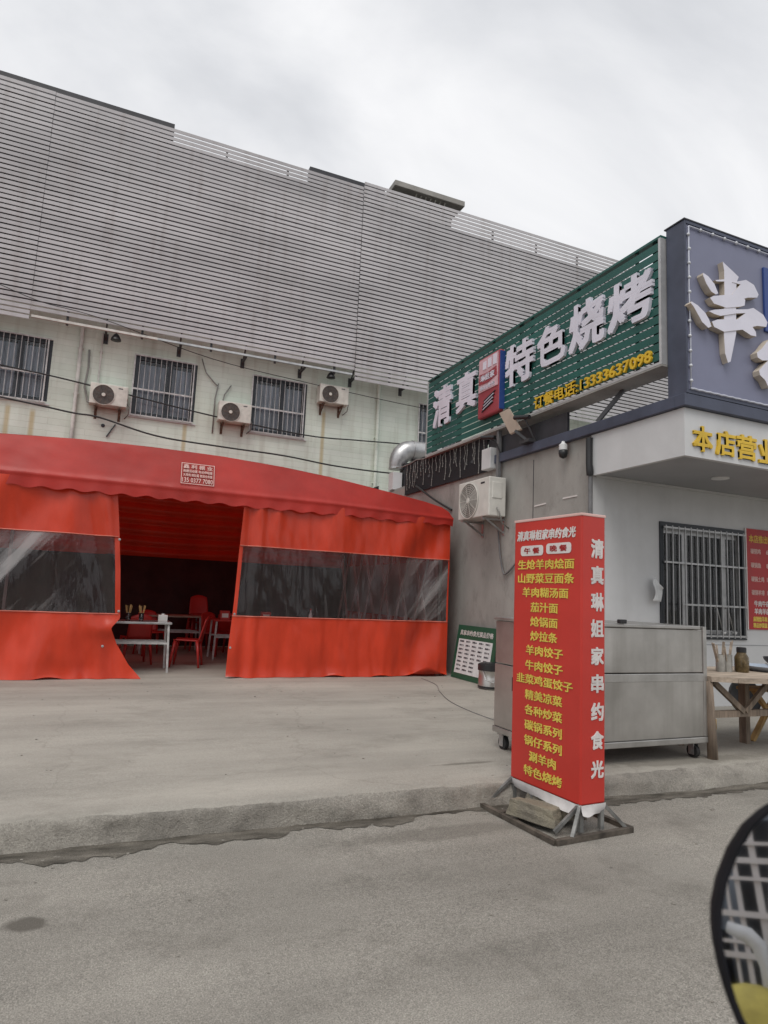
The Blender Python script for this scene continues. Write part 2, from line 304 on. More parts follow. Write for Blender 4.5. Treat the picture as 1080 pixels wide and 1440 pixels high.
# ------------------------------------------------------------------ builders
WO = {}
def tag(o, label=None, cat=None, group=None, kind=None):
    if label: o['label'] = label
    if cat: o['category'] = cat
    if group: o['group'] = group
    if kind: o['kind'] = kind
    return o
def thing(name, label, cat, loc=(0, 0, 0), group=None):
    o = bpy.data.objects.new(name, None); C0.objects.link(o); o.location = loc; o.empty_display_size = .1
    WO[o] = V(loc); return tag(o, label, cat, group)
class MB:
    def __init__(s): s.v = []; s.f = []; s.mi = []
    def add(s, vs, fs, mi=0):
        k = len(s.v); s.v += [V(p) for p in vs]
        for f in fs: s.f.append([i+k for i in f]); s.mi.append(mi)
        return s
    def obox(s, o, a, b, c, mi=0):       # origin corner and three edge vectors
        o, a, b, c = V(o), V(a), V(b), V(c)
        vs = [o, o+a, o+a+b, o+b, o+c, o+a+c, o+a+b+c, o+b+c]
        fs = [(0, 3, 2, 1), (4, 5, 6, 7), (0, 1, 5, 4), (1, 2, 6, 5), (2, 3, 7, 6), (3, 0, 4, 7)]
        if a.cross(b).dot(c) < 0: fs = [f[::-1] for f in fs]
        return s.add(vs, fs, mi)
    def box(s, x0, x1, y0, y1, z0, z1, mi=0): return s.obox((x0, y0, z0), (x1-x0, 0, 0), (0, y1-y0, 0), (0, 0, z1-z0), mi)
    def tube(s, pts, r, n=8, cap=True, mi=0):
        pts = [V(p) for p in pts]; rs = r if isinstance(r, (list, tuple)) else [r]*len(pts)
        vs = []; fs = []; ref = None
        for i, p in enumerate(pts):
            d = (pts[min(i+1, len(pts)-1)]-pts[max(i-1, 0)]).normalized()
            if ref is None: ref = d.orthogonal().normalized()
            ref = (ref-d*ref.dot(d)).normalized(); b = d.cross(ref)
            for k in range(n): vs.append(p+(ref*cos(2*pi*k/n)+b*sin(2*pi*k/n))*rs[i])
        for i in range(len(pts)-1):
            for k in range(n): fs.append((i*n+k, i*n+(k+1) % n, (i+1)*n+(k+1) % n, (i+1)*n+k))
        if cap: fs.append(tuple(range(n))[::-1]); fs.append(tuple((len(pts)-1)*n+k for k in range(n)))
        return s.add(vs, fs, mi)
    def bar(s, p, q, w, d=None, mi=0, ref=(0, 0, 1)):   # rectangular bar between two points
        p, q = V(p), V(q); d = d or w; t = (q-p).normalized(); r = V(ref)
        if abs(t.dot(r)) > .95: r = V((1, 0, 0))
        a = t.cross(r).normalized(); b = a.cross(t)
        return s.obox(p-a*w/2-b*d/2, a*w, b*d, q-p, mi)
    def lathe(s, c, prof, n=16, axis=(0, 0, 1), mi=0, cap=True):
        c = V(c); ax = V(axis).normalized(); a = ax.orthogonal().normalized(); b = ax.cross(a); vs = []; fs = []
        for (r, h) in prof:
            for k in range(n): vs.append(c+ax*h+(a*cos(2*pi*k/n)+b*sin(2*pi*k/n))*r)
        for i in range(len(prof)-1):
            for k in range(n): fs.append((i*n+k, i*n+(k+1) % n, (i+1)*n+(k+1) % n, (i+1)*n+k))
        if cap: fs.append(tuple(range(n))[::-1]); fs.append(tuple((len(prof)-1)*n+k for k in range(n)))
        return s.add(vs, fs, mi)
    def grid(s, fn, nu, nv, mi=0, thick=None):
        vs = [V(fn(i/nu, j/nv)) for j in range(nv+1) for i in range(nu+1)]
        fs = [(j*(nu+1)+i, j*(nu+1)+i+1, (j+1)*(nu+1)+i+1, (j+1)*(nu+1)+i) for j in range(nv) for i in range(nu)]
        return s.add(vs, fs, mi)
    def prism(s, poly, ext, mi=0, mside=None):
        poly = [V(p) for p in poly]; ext = V(ext); n = len(poly)
        nrm = V((0, 0, 0))
        for i in range(n): nrm += poly[i].cross(poly[(i+1) % n])
        if nrm.dot(ext) > 0: poly = poly[::-1]
        s.add(poly+[p+ext for p in poly], [tuple(range(n)), tuple(range(2*n-1, n-1, -1))], mi)
        k = len(s.v)-2*n
        for i in range(n):
            s.f.append([k+(i+1) % n, k+i, k+n+i, k+n+(i+1) % n]); s.mi.append(mi if mside is None else mside)
        return s
    def build(s, name, m, parent=None, smooth=False, bevel=0, label=None, cat=None, group=None, kind=None, solid=0, auto=None):
        me = bpy.data.meshes.new(name)
        org = WO[parent] if parent is not None else None
        if org is None:
            lo = [min(p[i] for p in s.v) for i in range(3)]; hi = [max(p[i] for p in s.v) for i in range(3)]
            org = V(((lo[0]+hi[0])/2, (lo[1]+hi[1])/2, lo[2])) if label else V((0, 0, 0))
        me.from_pydata([p-org for p in s.v], [], s.f)
        for mm in (m if isinstance(m, (list, tuple)) else [m]): me.materials.append(MATS[mm])
        if any(s.mi): me.polygons.foreach_set('material_index', s.mi)
        if smooth: me.polygons.foreach_set('use_smooth', [True]*len(me.polygons))
        me.update()
        if auto is not None: me.set_sharp_from_angle(angle=radians(auto))
        o = bpy.data.objects.new(name, me); C0.objects.link(o)
        if parent is not None: o.parent = parent
        else: o.location = org
        WO[o] = org
        if bevel:
            b = o.modifiers.new('bevel', 'BEVEL'); b.width = bevel; b.segments = 2; b.limit_method = 'ANGLE'
        if solid:
            b = o.modifiers.new('solid', 'SOLIDIFY'); b.thickness = solid; b.offset = 0
        return tag(o, label, cat, group, kind)
def shared(proto, offset, parent):        # another child with the same mesh
    o = bpy.data.objects.new(proto.name.split('.')[0], proto.data); C0.objects.link(o); o.parent = parent; o.location = offset
    for md in proto.modifiers:
        b = o.modifiers.new(md.name, md.type)
        if md.type == 'BEVEL': b.width = md.width; b.segments = md.segments; b.limit_method = md.limit_method
    return o
def copy_tree(o, parent=None):
    c = o.copy(); C0.objects.link(c); c.parent = parent
    for ch in list(o.children): copy_tree(ch, c)
    return c
def text(s, m, parent, bl, xv, yv, depth=.003, bold=0, shear=0, name='lettering', mside=None, res=2):
    """lettering filling the box bl, bl+xv, bl+yv and standing out by depth; bold thickens the strokes with staggered copies"""
    cu = bpy.data.curves.new('t', 'FONT'); cu.body = s; cu.extrude = .5; cu.shear = shear; cu.resolution_u = res
    to = bpy.data.objects.new('t', cu); C0.objects.link(to)
    dg = bpy.context.evaluated_depsgraph_get(); me = bpy.data.meshes.new_from_object(to.evaluated_get(dg))
    bpy.data.objects.remove(to); bpy.data.curves.remove(cu)
    base = [v.co.copy() for v in me.vertices]; bf = [list(p.vertices) for p in me.polygons]; bpy.data.meshes.remove(me)
    sh = [(0, 0)] if not bold else [(-bold, -bold), (bold, -bold), (-bold, bold), (bold, bold)]
    xs = [v.x for v in base]; ys = [v.y for v in base]
    x0, x1, y0, y1 = min(xs)-bold, max(xs)+bold, min(ys)-bold, max(ys)+bold
    bl, xv, yv = V(bl), V(xv), V(yv); nn = xv.cross(yv).normalized(); org = WO[parent]; vs = []; fs = []
    for i, (dx, dy) in enumerate(sh):
        k = len(vs)
        for v in base:
            vs.append(bl+xv*((v.x+dx-x0)/(x1-x0))+yv*((v.y+dy-y0)/(y1-y0))+nn*((depth+i*.0004) if v.z > 0 else -i*.0003)-org)
        fs += [[j+k for j in f] for f in bf]
    me = bpy.data.meshes.new(name); me.from_pydata(vs, [], fs); me.update()
    me.materials.append(MATS[m])
    if mside:
        me.materials.append(MATS[mside])
        for p in me.polygons: p.material_index = 0 if abs(p.normal.dot(nn)) > .5 else 1
    o = bpy.data.objects.new(name, me); C0.objects.link(o); o.parent = parent; WO[o] = org
    return o
def noise1(x, seed=0):
    return sin(x*1.3+seed)+.6*sin(x*2.9+seed*2.1)+.4*sin(x*6.7+seed*.7)+.25*sin(x*14.1+seed*3.3)
PZ = .16
# ------------------------------------------------------------------ ground
MB().grid(lambda u, v: (-400+800*u, -400+800*v, -.03), 2, 2).build('ground', 'road', kind='structure')
MB().grid(lambda u, v: (-60+120*u, -14+18.4*v, 0), 60, 9).build('road', 'road', kind='structure')
def paving(u, v):
    return (-40+80*u, 4.42+(46-4.42)*v, PZ)
MB().grid(paving, 8, 4).build('pavement', 'paving', kind='structure')
rows = ((4.258, -.02), (4.266, .03), (4.274, .09), (4.288, .13), (4.312, .153), (4.355, .1635), (4.49, PZ+.001))
def kerb(u, v):
    x = -6+16*u; k = round(v*6); y, z = rows[k]
    q = noise1(x*1.7, k*.6)*.008+mno.noise(V((x*6, k*.7, 1)))*.022+mno.noise(V((x*22, k, 4)))*.008
    wide = max(0, min(1, (x-3.2)/1))*.10
    y2 = y-wide*(1-v)+q*(1.3 if 0 < k < 6 else .5); z2 = z+((mno.noise(V((x*5, k, 8)))*.014+mno.noise(V((x*17, k, 3)))*.006) if 0 < k < 5 else 0)
    return (x, y2, z2)
kb = MB().grid(kerb, 900, 6); kb.mi = [1 if i >= 900*4 else 0 for i in range(len(kb.f))]
kb.build('kerb', ['kerbstone', 'paving'], kind='structure', smooth=True)
def dirt(u, v):
    x = -6+16*u; wd = .13+.04*noise1(x*1.1, 1)+.03*noise1(x*5, 2)+.02*mno.noise(V((x*19, 0, 0))); wd = max(.015, wd)
    y0 = 4.285-max(0, min(1, (x-3.2)/1))*.10
    return (x, y0-wd*(1-v), .004+.006*v*v)
MB().grid(dirt, 700, 4).build('gutter_dirt', 'dirt', kind='stuff')
g = MB()
for i in range(420):                                   # grit and small litter on the road and paving
    if i < 300: x, y, z = random.uniform(-1.5, 7), random.uniform(1.2, 4.2), 0
    else: x, y, z = random.uniform(-1.5, 5), random.uniform(4.4, 9.8), PZ
    if i < 120: y = random.gauss(4.14, .06)
    r = random.uniform(.002, .008)*(1.6 if i % 17 == 0 else 1)
    g.obox((x, y, z-.001), (r*2, r*random.uniform(-.6, .6), 0), (r*random.uniform(-.6, .6), r*1.6, 0), (0, 0, r*.9))
g.build('grit', 'kerbstone', kind='stuff')

# ------------------------------------------------------------------ long tiled building behind the tent
YF, YC = 16.5, 15.9
bld = thing('building', 'long white tiled building with barred upper windows behind the red tent', 'building', (3, YF, PZ))
def holes_wall(mb, u0, u1, z0, z1, holes, fn):          # fn(u0,u1,z0,z1) adds one piece
    us = sorted({u0, u1, *[h[0] for h in holes], *[h[1] for h in holes]}); zs = sorted({z0, z1, *[h[2] for h in holes], *[h[3] for h in holes]})
    us = [u for u in us if u0 <= u <= u1]
    for a, b in zip(us, us[1:]):
        for c, d in zip(zs, zs[1:]):
            if not any(h[0] <= (a+b)/2 <= h[1] and h[2] <= (c+d)/2 <= h[3] for h in holes): fn(a, b, c, d)
WIN = [(-3.13, -1.66), (.165, 1.64), (3.06, 4.54), (7.92, 9.4)]
WZ0, WZ1 = 5.63, 7.12
m = MB(); holes_wall(m, -12, 24, PZ, 7.9, [(a, b, WZ0, WZ1) for a, b in WIN], lambda a, b, c, d: m.box(a, b, YF, YF+.25, c, d))
m.build('wall', 'wall_tiles', bld)
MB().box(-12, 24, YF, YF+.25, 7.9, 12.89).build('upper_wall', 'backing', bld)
MB().box(-12, 24, YF+.25, YF+9, 12.55, 12.8).build('roof', 'slab_concrete', bld)
MB().box(-12, 24, YF+8.75, YF+9, PZ, 12.55).build('back_wall', 'slab_concrete', bld)
MB().box(-12, -11.8, YF+.25, YF+8.75, PZ, 12.55).build('end_wall', 'slab_concrete', bld)
MB().box(23.8, 24, YF+.25, YF+8.75, PZ, 12.55).build('end_wall', 'slab_concrete', bld)
for a, b in WIN:
    wn = MB()
    for (x0, x1, z0, z1) in ((a, b, WZ0, WZ0+.06), (a, b, WZ1-.10, WZ1), (a, a+.09, WZ0+.06, WZ1-.10), (b-.09, b, WZ0+.06, WZ1-.10), ((a+b)/2+.04, (a+b)/2+.14, WZ0+.06, WZ1-.10)):
        wn.box(x0, x1, YF+.02, YF+.09, z0, z1)
    wf = wn.build('window', 'win_frame', bld)
    for x0, x1 in ((a+.09, (a+b)/2+.04), ((a+b)/2+.14, b-.09)):
        MB().box(x0, x1, YF+.05, YF+.056, WZ0+.06, WZ1-.10).build('pane', 'glass', wf)
        cw = (x1-x0)
        ph = random.uniform(0, 6)
        MB().grid(lambda u, v: (x0+.02+(cw-.06)*u, YF+.12+.02*sin(u*26+ph)+.012*sin(u*61+v), WZ0+.10+(WZ1-WZ0-.28)*v), 60, 3).build('curtain', 'curtain_lilac', wf, smooth=True)
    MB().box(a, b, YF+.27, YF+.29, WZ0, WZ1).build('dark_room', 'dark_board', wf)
    fr = MB()
    for (x0, x1, z0, z1) in ((a-.03, b-.03, WZ0-.05, WZ0-.02), (a-.03, b-.03, WZ1-.03, WZ1), (a-.03, a, WZ0-.02, WZ1-.03), (b-.10, b-.07, WZ0-.02, WZ1-.03)):
        fr.box(x0, x1, YF-.09, YF-.06, z0, z1)
    fr.box(a, b-.1, YF-.085, YF-.065, WZ0+.60, WZ0+.64)
    fr.build('grille_frame', 'bar_white', wf)
    bp_ = None
    for k in range(11):
        x = a+.10+k*(b-a-.24)/10
        if bp_ is None: bp_ = MB().tube([(x, YF-.095, WZ0-.03), (x, YF-.095, WZ1-.01)], .0075, 6).build('bar', 'bar_white', wf); bx0 = x
        else: shared(bp_, (x-bx0, 0, 0), wf)
    MB().box(a-.06, b+.05, YF-.035, YF, WZ0-.085, WZ0-.05).build('sill', 'panel_white', wf)
for (x, z0, z1, r, mt) in ((-1.07, PZ, 7.6, .045, 'pipe_white'), (-.62, 6.0, 7.5, .022, 'pipe_white'), (6.62, PZ, 7.6, .05, 'wall_tiles')):
    d = MB().tube([(x, YF-.07, z0), (x, YF-.07, z1)], r, 10)
    for z in (4.6, 5.9, 7.0): d.box(x-r-.015, x+r+.015, YF-.075, YF, z, z+.035) if z0 < z < z1 else None
    d.build('drain_pipe', mt, bld, smooth=True, auto=40)
for (pts, r) in (([(-.88, YF-.05, 7.02), (-.86, YF-.06, 6.6), (-.9, YF-.06, 6.1), (-.8, YF-.08, 5.75), (-.62, YF-.2, 5.66)], .025),
                 ([(1.72, YF-.05, 7.3), (1.85, YF-.05, 6.95), (2.1, YF-.05, 6.7), (2.16, YF-.05, 6.66)], .014), ([(2.18, YF-.05, 6.72), (2.12, YF-.06, 6.3), (2.12, YF-.06, 5.4)], .018),
                 ([(2.5, YF-.05, 6.72), (2.35, YF-.06, 6.45), (2.28, YF-.1, 6.1)], .018)):
    MB().tube(pts, r, 6).build('hose', 'cable_grey', bld, smooth=True)
MB().bar((-.32, YF-.02, 4.98), (-.15, YF-.02, 5.3), .07, .02).build('rust_strap', 'ink', bld)
MB().lathe((-.42, YF-.012, 5.24), [(.045, 0), (.04, .012)], 10, (0, -1, 0)).build('pipe_hole', 'ink', bld)
# dark roof boards and the concrete slab that rise behind the louvres
for x0, x1 in ((-11, .55), (4.2, 6.5)): MB().box(x0, x1, YF-.1, YF+.1, 12.965, 13.40).build('roof_board', 'dark_board', bld)
q0, q1 = at(556, 252, Y=16.0), at(654, 284, Y=16.0)
sb = MB(); sb.box(q0.x, q1.x, 16.0, 18.2, q0.z-.17, q0.z); sb.box(q0.x+.12, q1.x-.12, 16.6, 18.0, 12.8, q0.z-.17)
sl_ = sb.build('stairhead_slab', 'slab_concrete', bld, bevel=.015)
for k in range(7):
    x = q0.x+.75+k*.16; MB().bar((x, 16.12, q0.z-.175), (x+.08, 16.55, q0.z-.34), .035, .03).build('truss_bar', 'pipe_white', sl_)
MB().bar((q0.x+.6, 16.58, q0.z-.36), (q0.x+1.9, 16.58, q0.z-.36), .04, .04).build('truss_rail', 'pipe_white', sl_)

# ------------------------------------------------------------------ louvre screen
scr = thing('louvre_screen', 'huge grey horizontal slat screen hung high across the building front', 'screen', (4, YC, 7.3))
def slats(x0, x1, z0, z1, pitch, y, hgt):
    pr = None; z = z0; k = 0
    while z < z1:
        if pr is None: pr = MB().box(x0, x1, y, y+.012, z0, z0+hgt).build('slat', 'slat', scr)
        else: shared(pr, (random.uniform(-.004, .004), random.uniform(-.003, .003), z-z0+random.uniform(-.002, .002)), scr)
        z += pitch; k += 1
slats(-11, -2.14, 7.31, 12.86, .1175, YC-.01, .084)
slats(-2.135, 5.66, 7.545, 12.86, .1175, YC, .084)
slats(5.665, 20, 7.27, 13.04, .1215, YC-.03, .086)
pr = None
for k in range(18):
    x = -9.5+1.62*k
    p_ = MB().box(x, x+.05, YC+.045, YC+.095, 7.35 if x > -2 else 7.3, 12.8); p_.build('post', 'steel_dark', scr)
for x in (-3.0, -.55, 1.15, 2.75, 4.3, 5.75, 7.3, 8.9, 11, 13, 15):
    b_ = MB().bar((x, YC+.07, 7.40), (x, YF, 7.40), .05).bar((x, YC+.09, 7.85), (x, YF, 7.33), .035)
    b_.box(x-.05, x+.05, YF-.02, YF, 7.25, 7.5); b_.build('bracket', 'steel_dark', scr)
MB().bar((-2.1, YC+.02, 7.40), (.6, YC+.02, 7.40), .055).build('rail', 'pipe_white', scr)
MB().bar((.6, YC+.02, 7.40), (5.6, YC+.02, 7.42), .05).build('rail', 'galv', scr)
for i, (x, z, lab) in enumerate(((-.32, 7.35, 'small black floodlight under the slats above the leftmost wall air conditioner'), (5.05, 7.38, 'small black floodlight under the slats above the rightmost wall air conditioner'))):
    t = thing('floodlight', lab, 'lamp', (x, YC+.15, z), 'floodlights under the slat screen')
    MB().lathe((x, YC+.15, z-.12), [(.03, .16), (.06, .13), (.11, .04), (.12, 0), (.10, -.01)], 14).build('housing', 'black_plastic', t, smooth=True, auto=40)
    MB().box(x-.015, x+.015, YC+.14, YC+.16, z+.03, z+.12).build('mount', 'steel_dark', t)

# ------------------------------------------------------------------ air conditioners
def ac_unit(label, loc, rz, group, body, w_=.82, h_=.56, d_=.3, side=True, name='air_conditioner'):
    t = thing(name, label, 'air conditioner', (0, 0, 0), group)      # built facing -Y at the origin, back at y=d_
    b_ = MB().box(-w_/2, w_/2, 0, d_, .06, h_).build('casing', body, t, bevel=.015)
    cx = -w_*.14
    MB().lathe((cx, -.004, h_*.52), [(h_*.44, 0), (h_*.445, .012), (h_*.42, .016), (h_*.415, .002)], 28, (0, -1, 0), cap=False).build('fan_ring', body, t, smooth=True, auto=30)
    MB().lathe((cx, -.001, h_*.52), [(h_*.41, 0), (h_*.41, .004)], 28, (0, -1, 0)).build('fan_opening', 'ac_grille_light' if side else 'ac_grille', t)
    gr = MB()
    for k in range(1, 8):
        r = h_*.05*k+.02; q = [(cx+r*cos(a*2*pi/22), -.018, h_*.52+r*sin(a*2*pi/22)) for a in range(23)]
        gr.tube(q, .0035 if side else .0025, 4, False)
    for k in range(10):
        a = k*2*pi/10; gr.tube([(cx+.03*cos(a), -.02, h_*.52+.03*sin(a)), (cx+h_*.42*cos(a), -.016, h_*.52+h_*.42*sin(a))], .0035, 4, False)
    gr.build('grille', body if side else 'rusty', t)
    MB().lathe((cx, -.018, h_*.52), [(.045, 0), (.04, .008)], 14, (0, -1, 0)).build('fan_hub', body, t)
    MB().box(w_/2-.012, w_/2+.012, .06, .24, h_*.5, h_*.88).build('valve_cover', body, t, bevel=.008)
    MB().box(w_*.24, w_*.36, -.003, 0, h_*.86, h_*.9).build('nameplate', 'ink', t)
    for x in (-w_*.32, w_*.32):
        MB().bar((x, -.02, .03), (x, d_+.08, .03), .035, .035).bar((x, .05, .03), (x, d_+.07, -.18), .03, .03).box(x-.03, x+.03, d_+.07, d_+.09, -.22, .12).build('bracket', 'rusty' if side is False else 'galv', t)
    MB().tube([(w_/2, .15, .2), (w_/2+.06, .16, .12), (w_/2+.05, .22, -.05), (w_/2-.02, d_+.08, -.12)], .012, 6).build('pipe', 'cable_grey', t, smooth=True)
    t.location = loc; t.rotation_euler = (0, 0, rz); return t
GA = 'air conditioners on the tiled wall'
ac_unit('weathered air conditioner with dark rusty fan, leftmost on the tiled wall', (-.35, 16.12, 5.60), 0, GA, 'ac_white', side=False)
ac_unit('weathered air conditioner between the two middle barred windows on the tiled wall', (2.60, 16.12, 5.64), 0, GA, 'ac_white', side=False)
ac_unit('air conditioner hung high under the slat screen, rightmost on the tiled wall', (5.2, 16.12, 6.54), 0, GA, 'ac_white', side=False)
ac_unit('large cream air conditioner on the grey side wall above the red tent corner', (5.50, 9.22, 2.80), -pi/2, None, 'ac_clean', w_=.98, h_=.70, d_=.32)

# ------------------------------------------------------------------ cables
def cable(label, pts, r=.016, m_='cable', name='cable'):
    pts = [V(p) for p in pts]; out = []
    for i in range(len(pts)-1):                        # catmull-rom
        p0, p1, p2, p3 = pts[max(i-1, 0)], pts[i], pts[i+1], pts[min(i+2, len(pts)-1)]
        for k in range(6):
            t = k/6; out.append(.5*((2*p1)+(p2-p0)*t+(2*p0-5*p1+4*p2-p3)*t*t+(3*p1-p0-3*p2+p3)*t**3))
    out.append(pts[-1])
    return MB().tube(out, r, 6).build(name, m_, smooth=True, label=label, cat='cable')
cable('upper black cable crossing the barred windows', [(-9, 16.3, 6.7)]+[at(x, y, Y=16.3) for x, y in ((0, 513), (70, 528), (180, 555), (300, 585), (430, 612), (500, 619), (570, 625))]+[(7.6, 16.45, 5.75)], .018)
cable('lower black cable sagging just above the red tent roof', [(-9, 16.0, 6.0)]+[at(x, y, Y=16.0) for x, y in ((0, 558), (100, 580), (140, 587), (220, 613), (310, 628), (400, 641), (470, 655), (545, 665), (590, 667))]+[(9.5, 16.4, 5.0)], .02)
cable('thin dark cable slanting from the slat screen across the upper wall', [at(x, y, Y=15.8) for x, y in ((0, 400), (60, 425), (140, 447))]+[at(x, y, Y=16.2) for x, y in ((300, 505), (440, 540), (560, 567), (600, 575))]+[(8.6, 16.45, 6.9)], .009)
cable('black cable slanting from the dark netting down to the tent corner', [at(585, 683, X=5.80), at(610, 702, X=5.8), at(635, 717, X=5.88)], .022)

# ------------------------------------------------------------------ red tent
YT, TC, TW = 10.2, .5, 5.15
tent = thing('tent', 'large red tarpaulin dining tent with clear plastic windows and scalloped edge', 'tent', (TC, YT, PZ))
PROF = [(0, 3.62), (.2, 3.605), (.39, 3.55), (.55, 3.47), (.685, 3.375), (.8, 3.29), (.9, 3.21), (.96, 3.14), (.985, 3.07), (1, 2.95)]
def arch(u):                                            # u in -1..1
    a = abs(u)
    for (a0, z0), (a1, z1) in zip(PROF, PROF[1:]):
        if a <= a1+1e-9: return z0+(z1-z0)*(a-a0)/(a1-a0)
    return PROF[-1][1]
us = [-1+2*i/120 for i in range(121)]
def gable_y(u, z):
    zc = 3.0-.06*max(0, (abs(u)-.55)/.45); a = max(0, z-zc)
    return YT-.05+a*.30-.014*math.exp(-((z-zc)/.03)**2)
def gable(u, v):                                        # sloping front sheet that folds over and hangs down as a scalloped edge
    uu = -1+2*u; x = TC+TW*uu; bot = 2.815+.016*cos((x-.1)*2*pi/.36+.5*sin(x*1.7))+.012*mno.noise(V((x*1.2, 0, 5))); z = bot+(arch(uu)-bot)*v
    wr = .010*mno.noise(V((x*1.3, z*3.0, 2)))+.004*mno.noise(V((x*4.2+z*3, z*6, 6)))
    return (x, gable_y(uu, z)+wr-.010*sin(x*2*pi/.36)*max(0, 1-v*3.2), z)
MB().grid(gable, 620, 34).build('gable', 'red_roof', tent, smooth=True)
def roof(u, v):
    uu = -1+2*u; y0 = gable_y(uu, arch(uu)); rip = .05*abs(sin(v*pi*20+.5*sin(uu*5)))
    return (TC+TW*uu, y0+(YT+5.4-y0)*v, arch(uu)-rip*(1 if v > 0 else 0))
MB().grid(roof, 60, 176).build('roof', 'red_roof', tent, smooth=True)
def lerp_tab(tab, z):
    for (z0, x0), (z1, x1) in zip(tab, tab[1:]):
        if z0 >= z >= z1: return x0+(x1-x0)*(z0-z)/(z0-z1)
    return tab[-1][1] if z < tab[-1][0] else tab[0][1]
LED = [(2.95, .02), (2.35, .10), (1.73, .17), (1.02, .23), (.88, .12), (.66, .21), (.36, .40), (.17, .58)]
RED_ = [(2.95, 1.90), (2.16, 1.87), (1.49, 1.85), (1.08, 1.83), (.62, 1.80), (.17, 1.79)]
def nz2(x, z, k): return mno.noise(V((x, z, k)))
def fold(x, z, side):                                   # how far the cloth stands forward (towards -Y)
    f = .055*nz2(x*1.9, z*.45, 1.7*side)+.026*nz2(x*5.2, z*.9, 4.1)+.010*nz2(x*13, z*3.1, 7.3)+.016*abs(nz2(x*3.1+z*1.4, z*1.7, 2.2))
    if side < 0:
        f += .05*sin((x*1.3-z*1.1)*3.4)*math.exp(-((x+1.2)/.8)**2)+.04*sin((x+.25*z)*15)*math.exp(-((x+.05)/.3)**2)
        f += .07*math.exp(-((z-.88)/.12)**2)*math.exp(-((x-.1)/.25)**2)
    else:
        f += .05*sin((x*1.15-z*.95)*4.6)*math.exp(-((x-5.2)/.6)**2)+.03*sin(x*21)*math.exp(-((x-2.1)/.28)**2)
        f *= max(.1, min(1, (5.66-x)/.25))
    lift = max(0, (.36-z)/.36); f += lift*lift*(.11+.10*nz2(x*2.2, 0, 9.))
    return f
def panel(x0f, x1f, z0f, z1f, nx, nz, side, hang=None):
    def fn(u, v):
        z = z0f+(z1f-z0f)*v; a = x0f(z) if callable(x0f) else x0f; b = x1f(z) if callable(x1f) else x1f
        x = a+(b-a)*u; zz = z
        if hang and v == 0: zz += hang(x)
        return (x, YT-fold(x, z, side), zz)
    return MB().grid(fn, nx, nz)
cl = panel(-4.6, lambda z: lerp_tab(LED, z), 2.2, 2.95, 110, 16, -1).build('curtain', 'red_pvc', tent, smooth=True)
tag(cl, label='left front curtain tied back beside the opening')
panel(-4.6, lambda z: lerp_tab(LED, z), .165, 1.08, 130, 26, -1, lambda x: .05*max(0, nz2(x*2.4, 3, 1.))).build('lower_skirt', 'red_pvc', cl, smooth=True)
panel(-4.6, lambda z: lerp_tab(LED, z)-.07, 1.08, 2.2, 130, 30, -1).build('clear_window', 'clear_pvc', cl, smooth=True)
panel(lambda z: lerp_tab(LED, z)-.07, lambda z: lerp_tab(LED, z), 1.08, 2.2, 3, 30, -1).build('edge_strip', 'red_pvc', cl, smooth=True)
def seam(x0, x1, z, side, par):
    MB().tube([(x0+(x1-x0)*i/60, YT-fold(x0+(x1-x0)*i/60, z, side)-.006, z) for i in range(61)], .009, 5).build('seam', 'red_seam', par)
seam(-4.6, .1, 2.2, -1, cl); seam(-4.6, .2, 1.08, -1, cl)
cr_ = panel(lambda z: lerp_tab(RED_, z), 5.63, 2.2, 2.95, 100, 16, 1).build('curtain', 'red_pvc', tent, smooth=True)
tag(cr_, label='right front curtain reaching the tent corner')
panel(lambda z: lerp_tab(RED_, z), 5.63, .165, 1.1, 120, 26, 1, lambda x: .05*max(0, nz2(x*2.4, 5, 2.))+.13*math.exp(-((x-5.25)/.28)**2)).build('lower_skirt', 'red_pvc', cr_, smooth=True)
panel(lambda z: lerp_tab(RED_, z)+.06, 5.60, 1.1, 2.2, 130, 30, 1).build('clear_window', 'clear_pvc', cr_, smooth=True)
panel(lambda z: lerp_tab(RED_, z), lambda z: lerp_tab(RED_, z)+.06, 1.1, 2.2, 3, 30, 1).build('edge_strip', 'red_pvc', cr_, smooth=True)
panel(5.60, 5.63, 1.1, 2.2, 2, 30, 1).build('edge_strip', 'red_pvc', cr_, smooth=True)
seam(1.88, 5.62, 2.2, 1, cr_); seam(1.83, 5.62, 1.1, 1, cr_)
for (x, z, s_) in ((.2, 1.12, -1), (.12, 2.16, -1), (1.86, 1.13, 1), (1.83, .62, 1), (.03, .62, -1)):
    MB().lathe((x, YT-fold(x, z, s_)-.004, z), [(.018, 0), (.018, .006), (.008, .008)], 10, (0, -1, 0)).build('eyelet', 'galv', tent)
def sidep(x, z0, z1):
    return MB().grid(lambda u, v: (x+.006*sin(u*23), YT+.02+5.3*u, z0+(z1-z0)*v), 120, 6)
for x in (TC-TW+.03, TC+TW-.03):
    s_ = sidep(x, 2.2, 2.98).build('side_curtain', 'red_pvc', tent, smooth=True)
    sidep(x, .17, 1.1).build('lower_skirt', 'red_pvc', s_, smooth=True); sidep(x, 1.1, 2.2).build('clear_window', 'side_film', s_, smooth=True)
MB().grid(lambda u, v: (TC-TW+.03+2*(TW-.03)*u, YT+5.33-.06*abs(sin(v*19+.4*sin(u*14)))-.02*sin(u*37), 2.15+(arch(-.99+1.98*u)+.02-2.15)*v), 90, 60).build('back_curtain', 'red_pvc', tent, smooth=True)
MB().grid(lambda u, v: (TC-TW+.03+2*(TW-.03)*u, YT+5.36+.03*sin(u*80), .17+2.0*v), 120, 3).build('back_panel', 'back_cloth', tent, smooth=True)
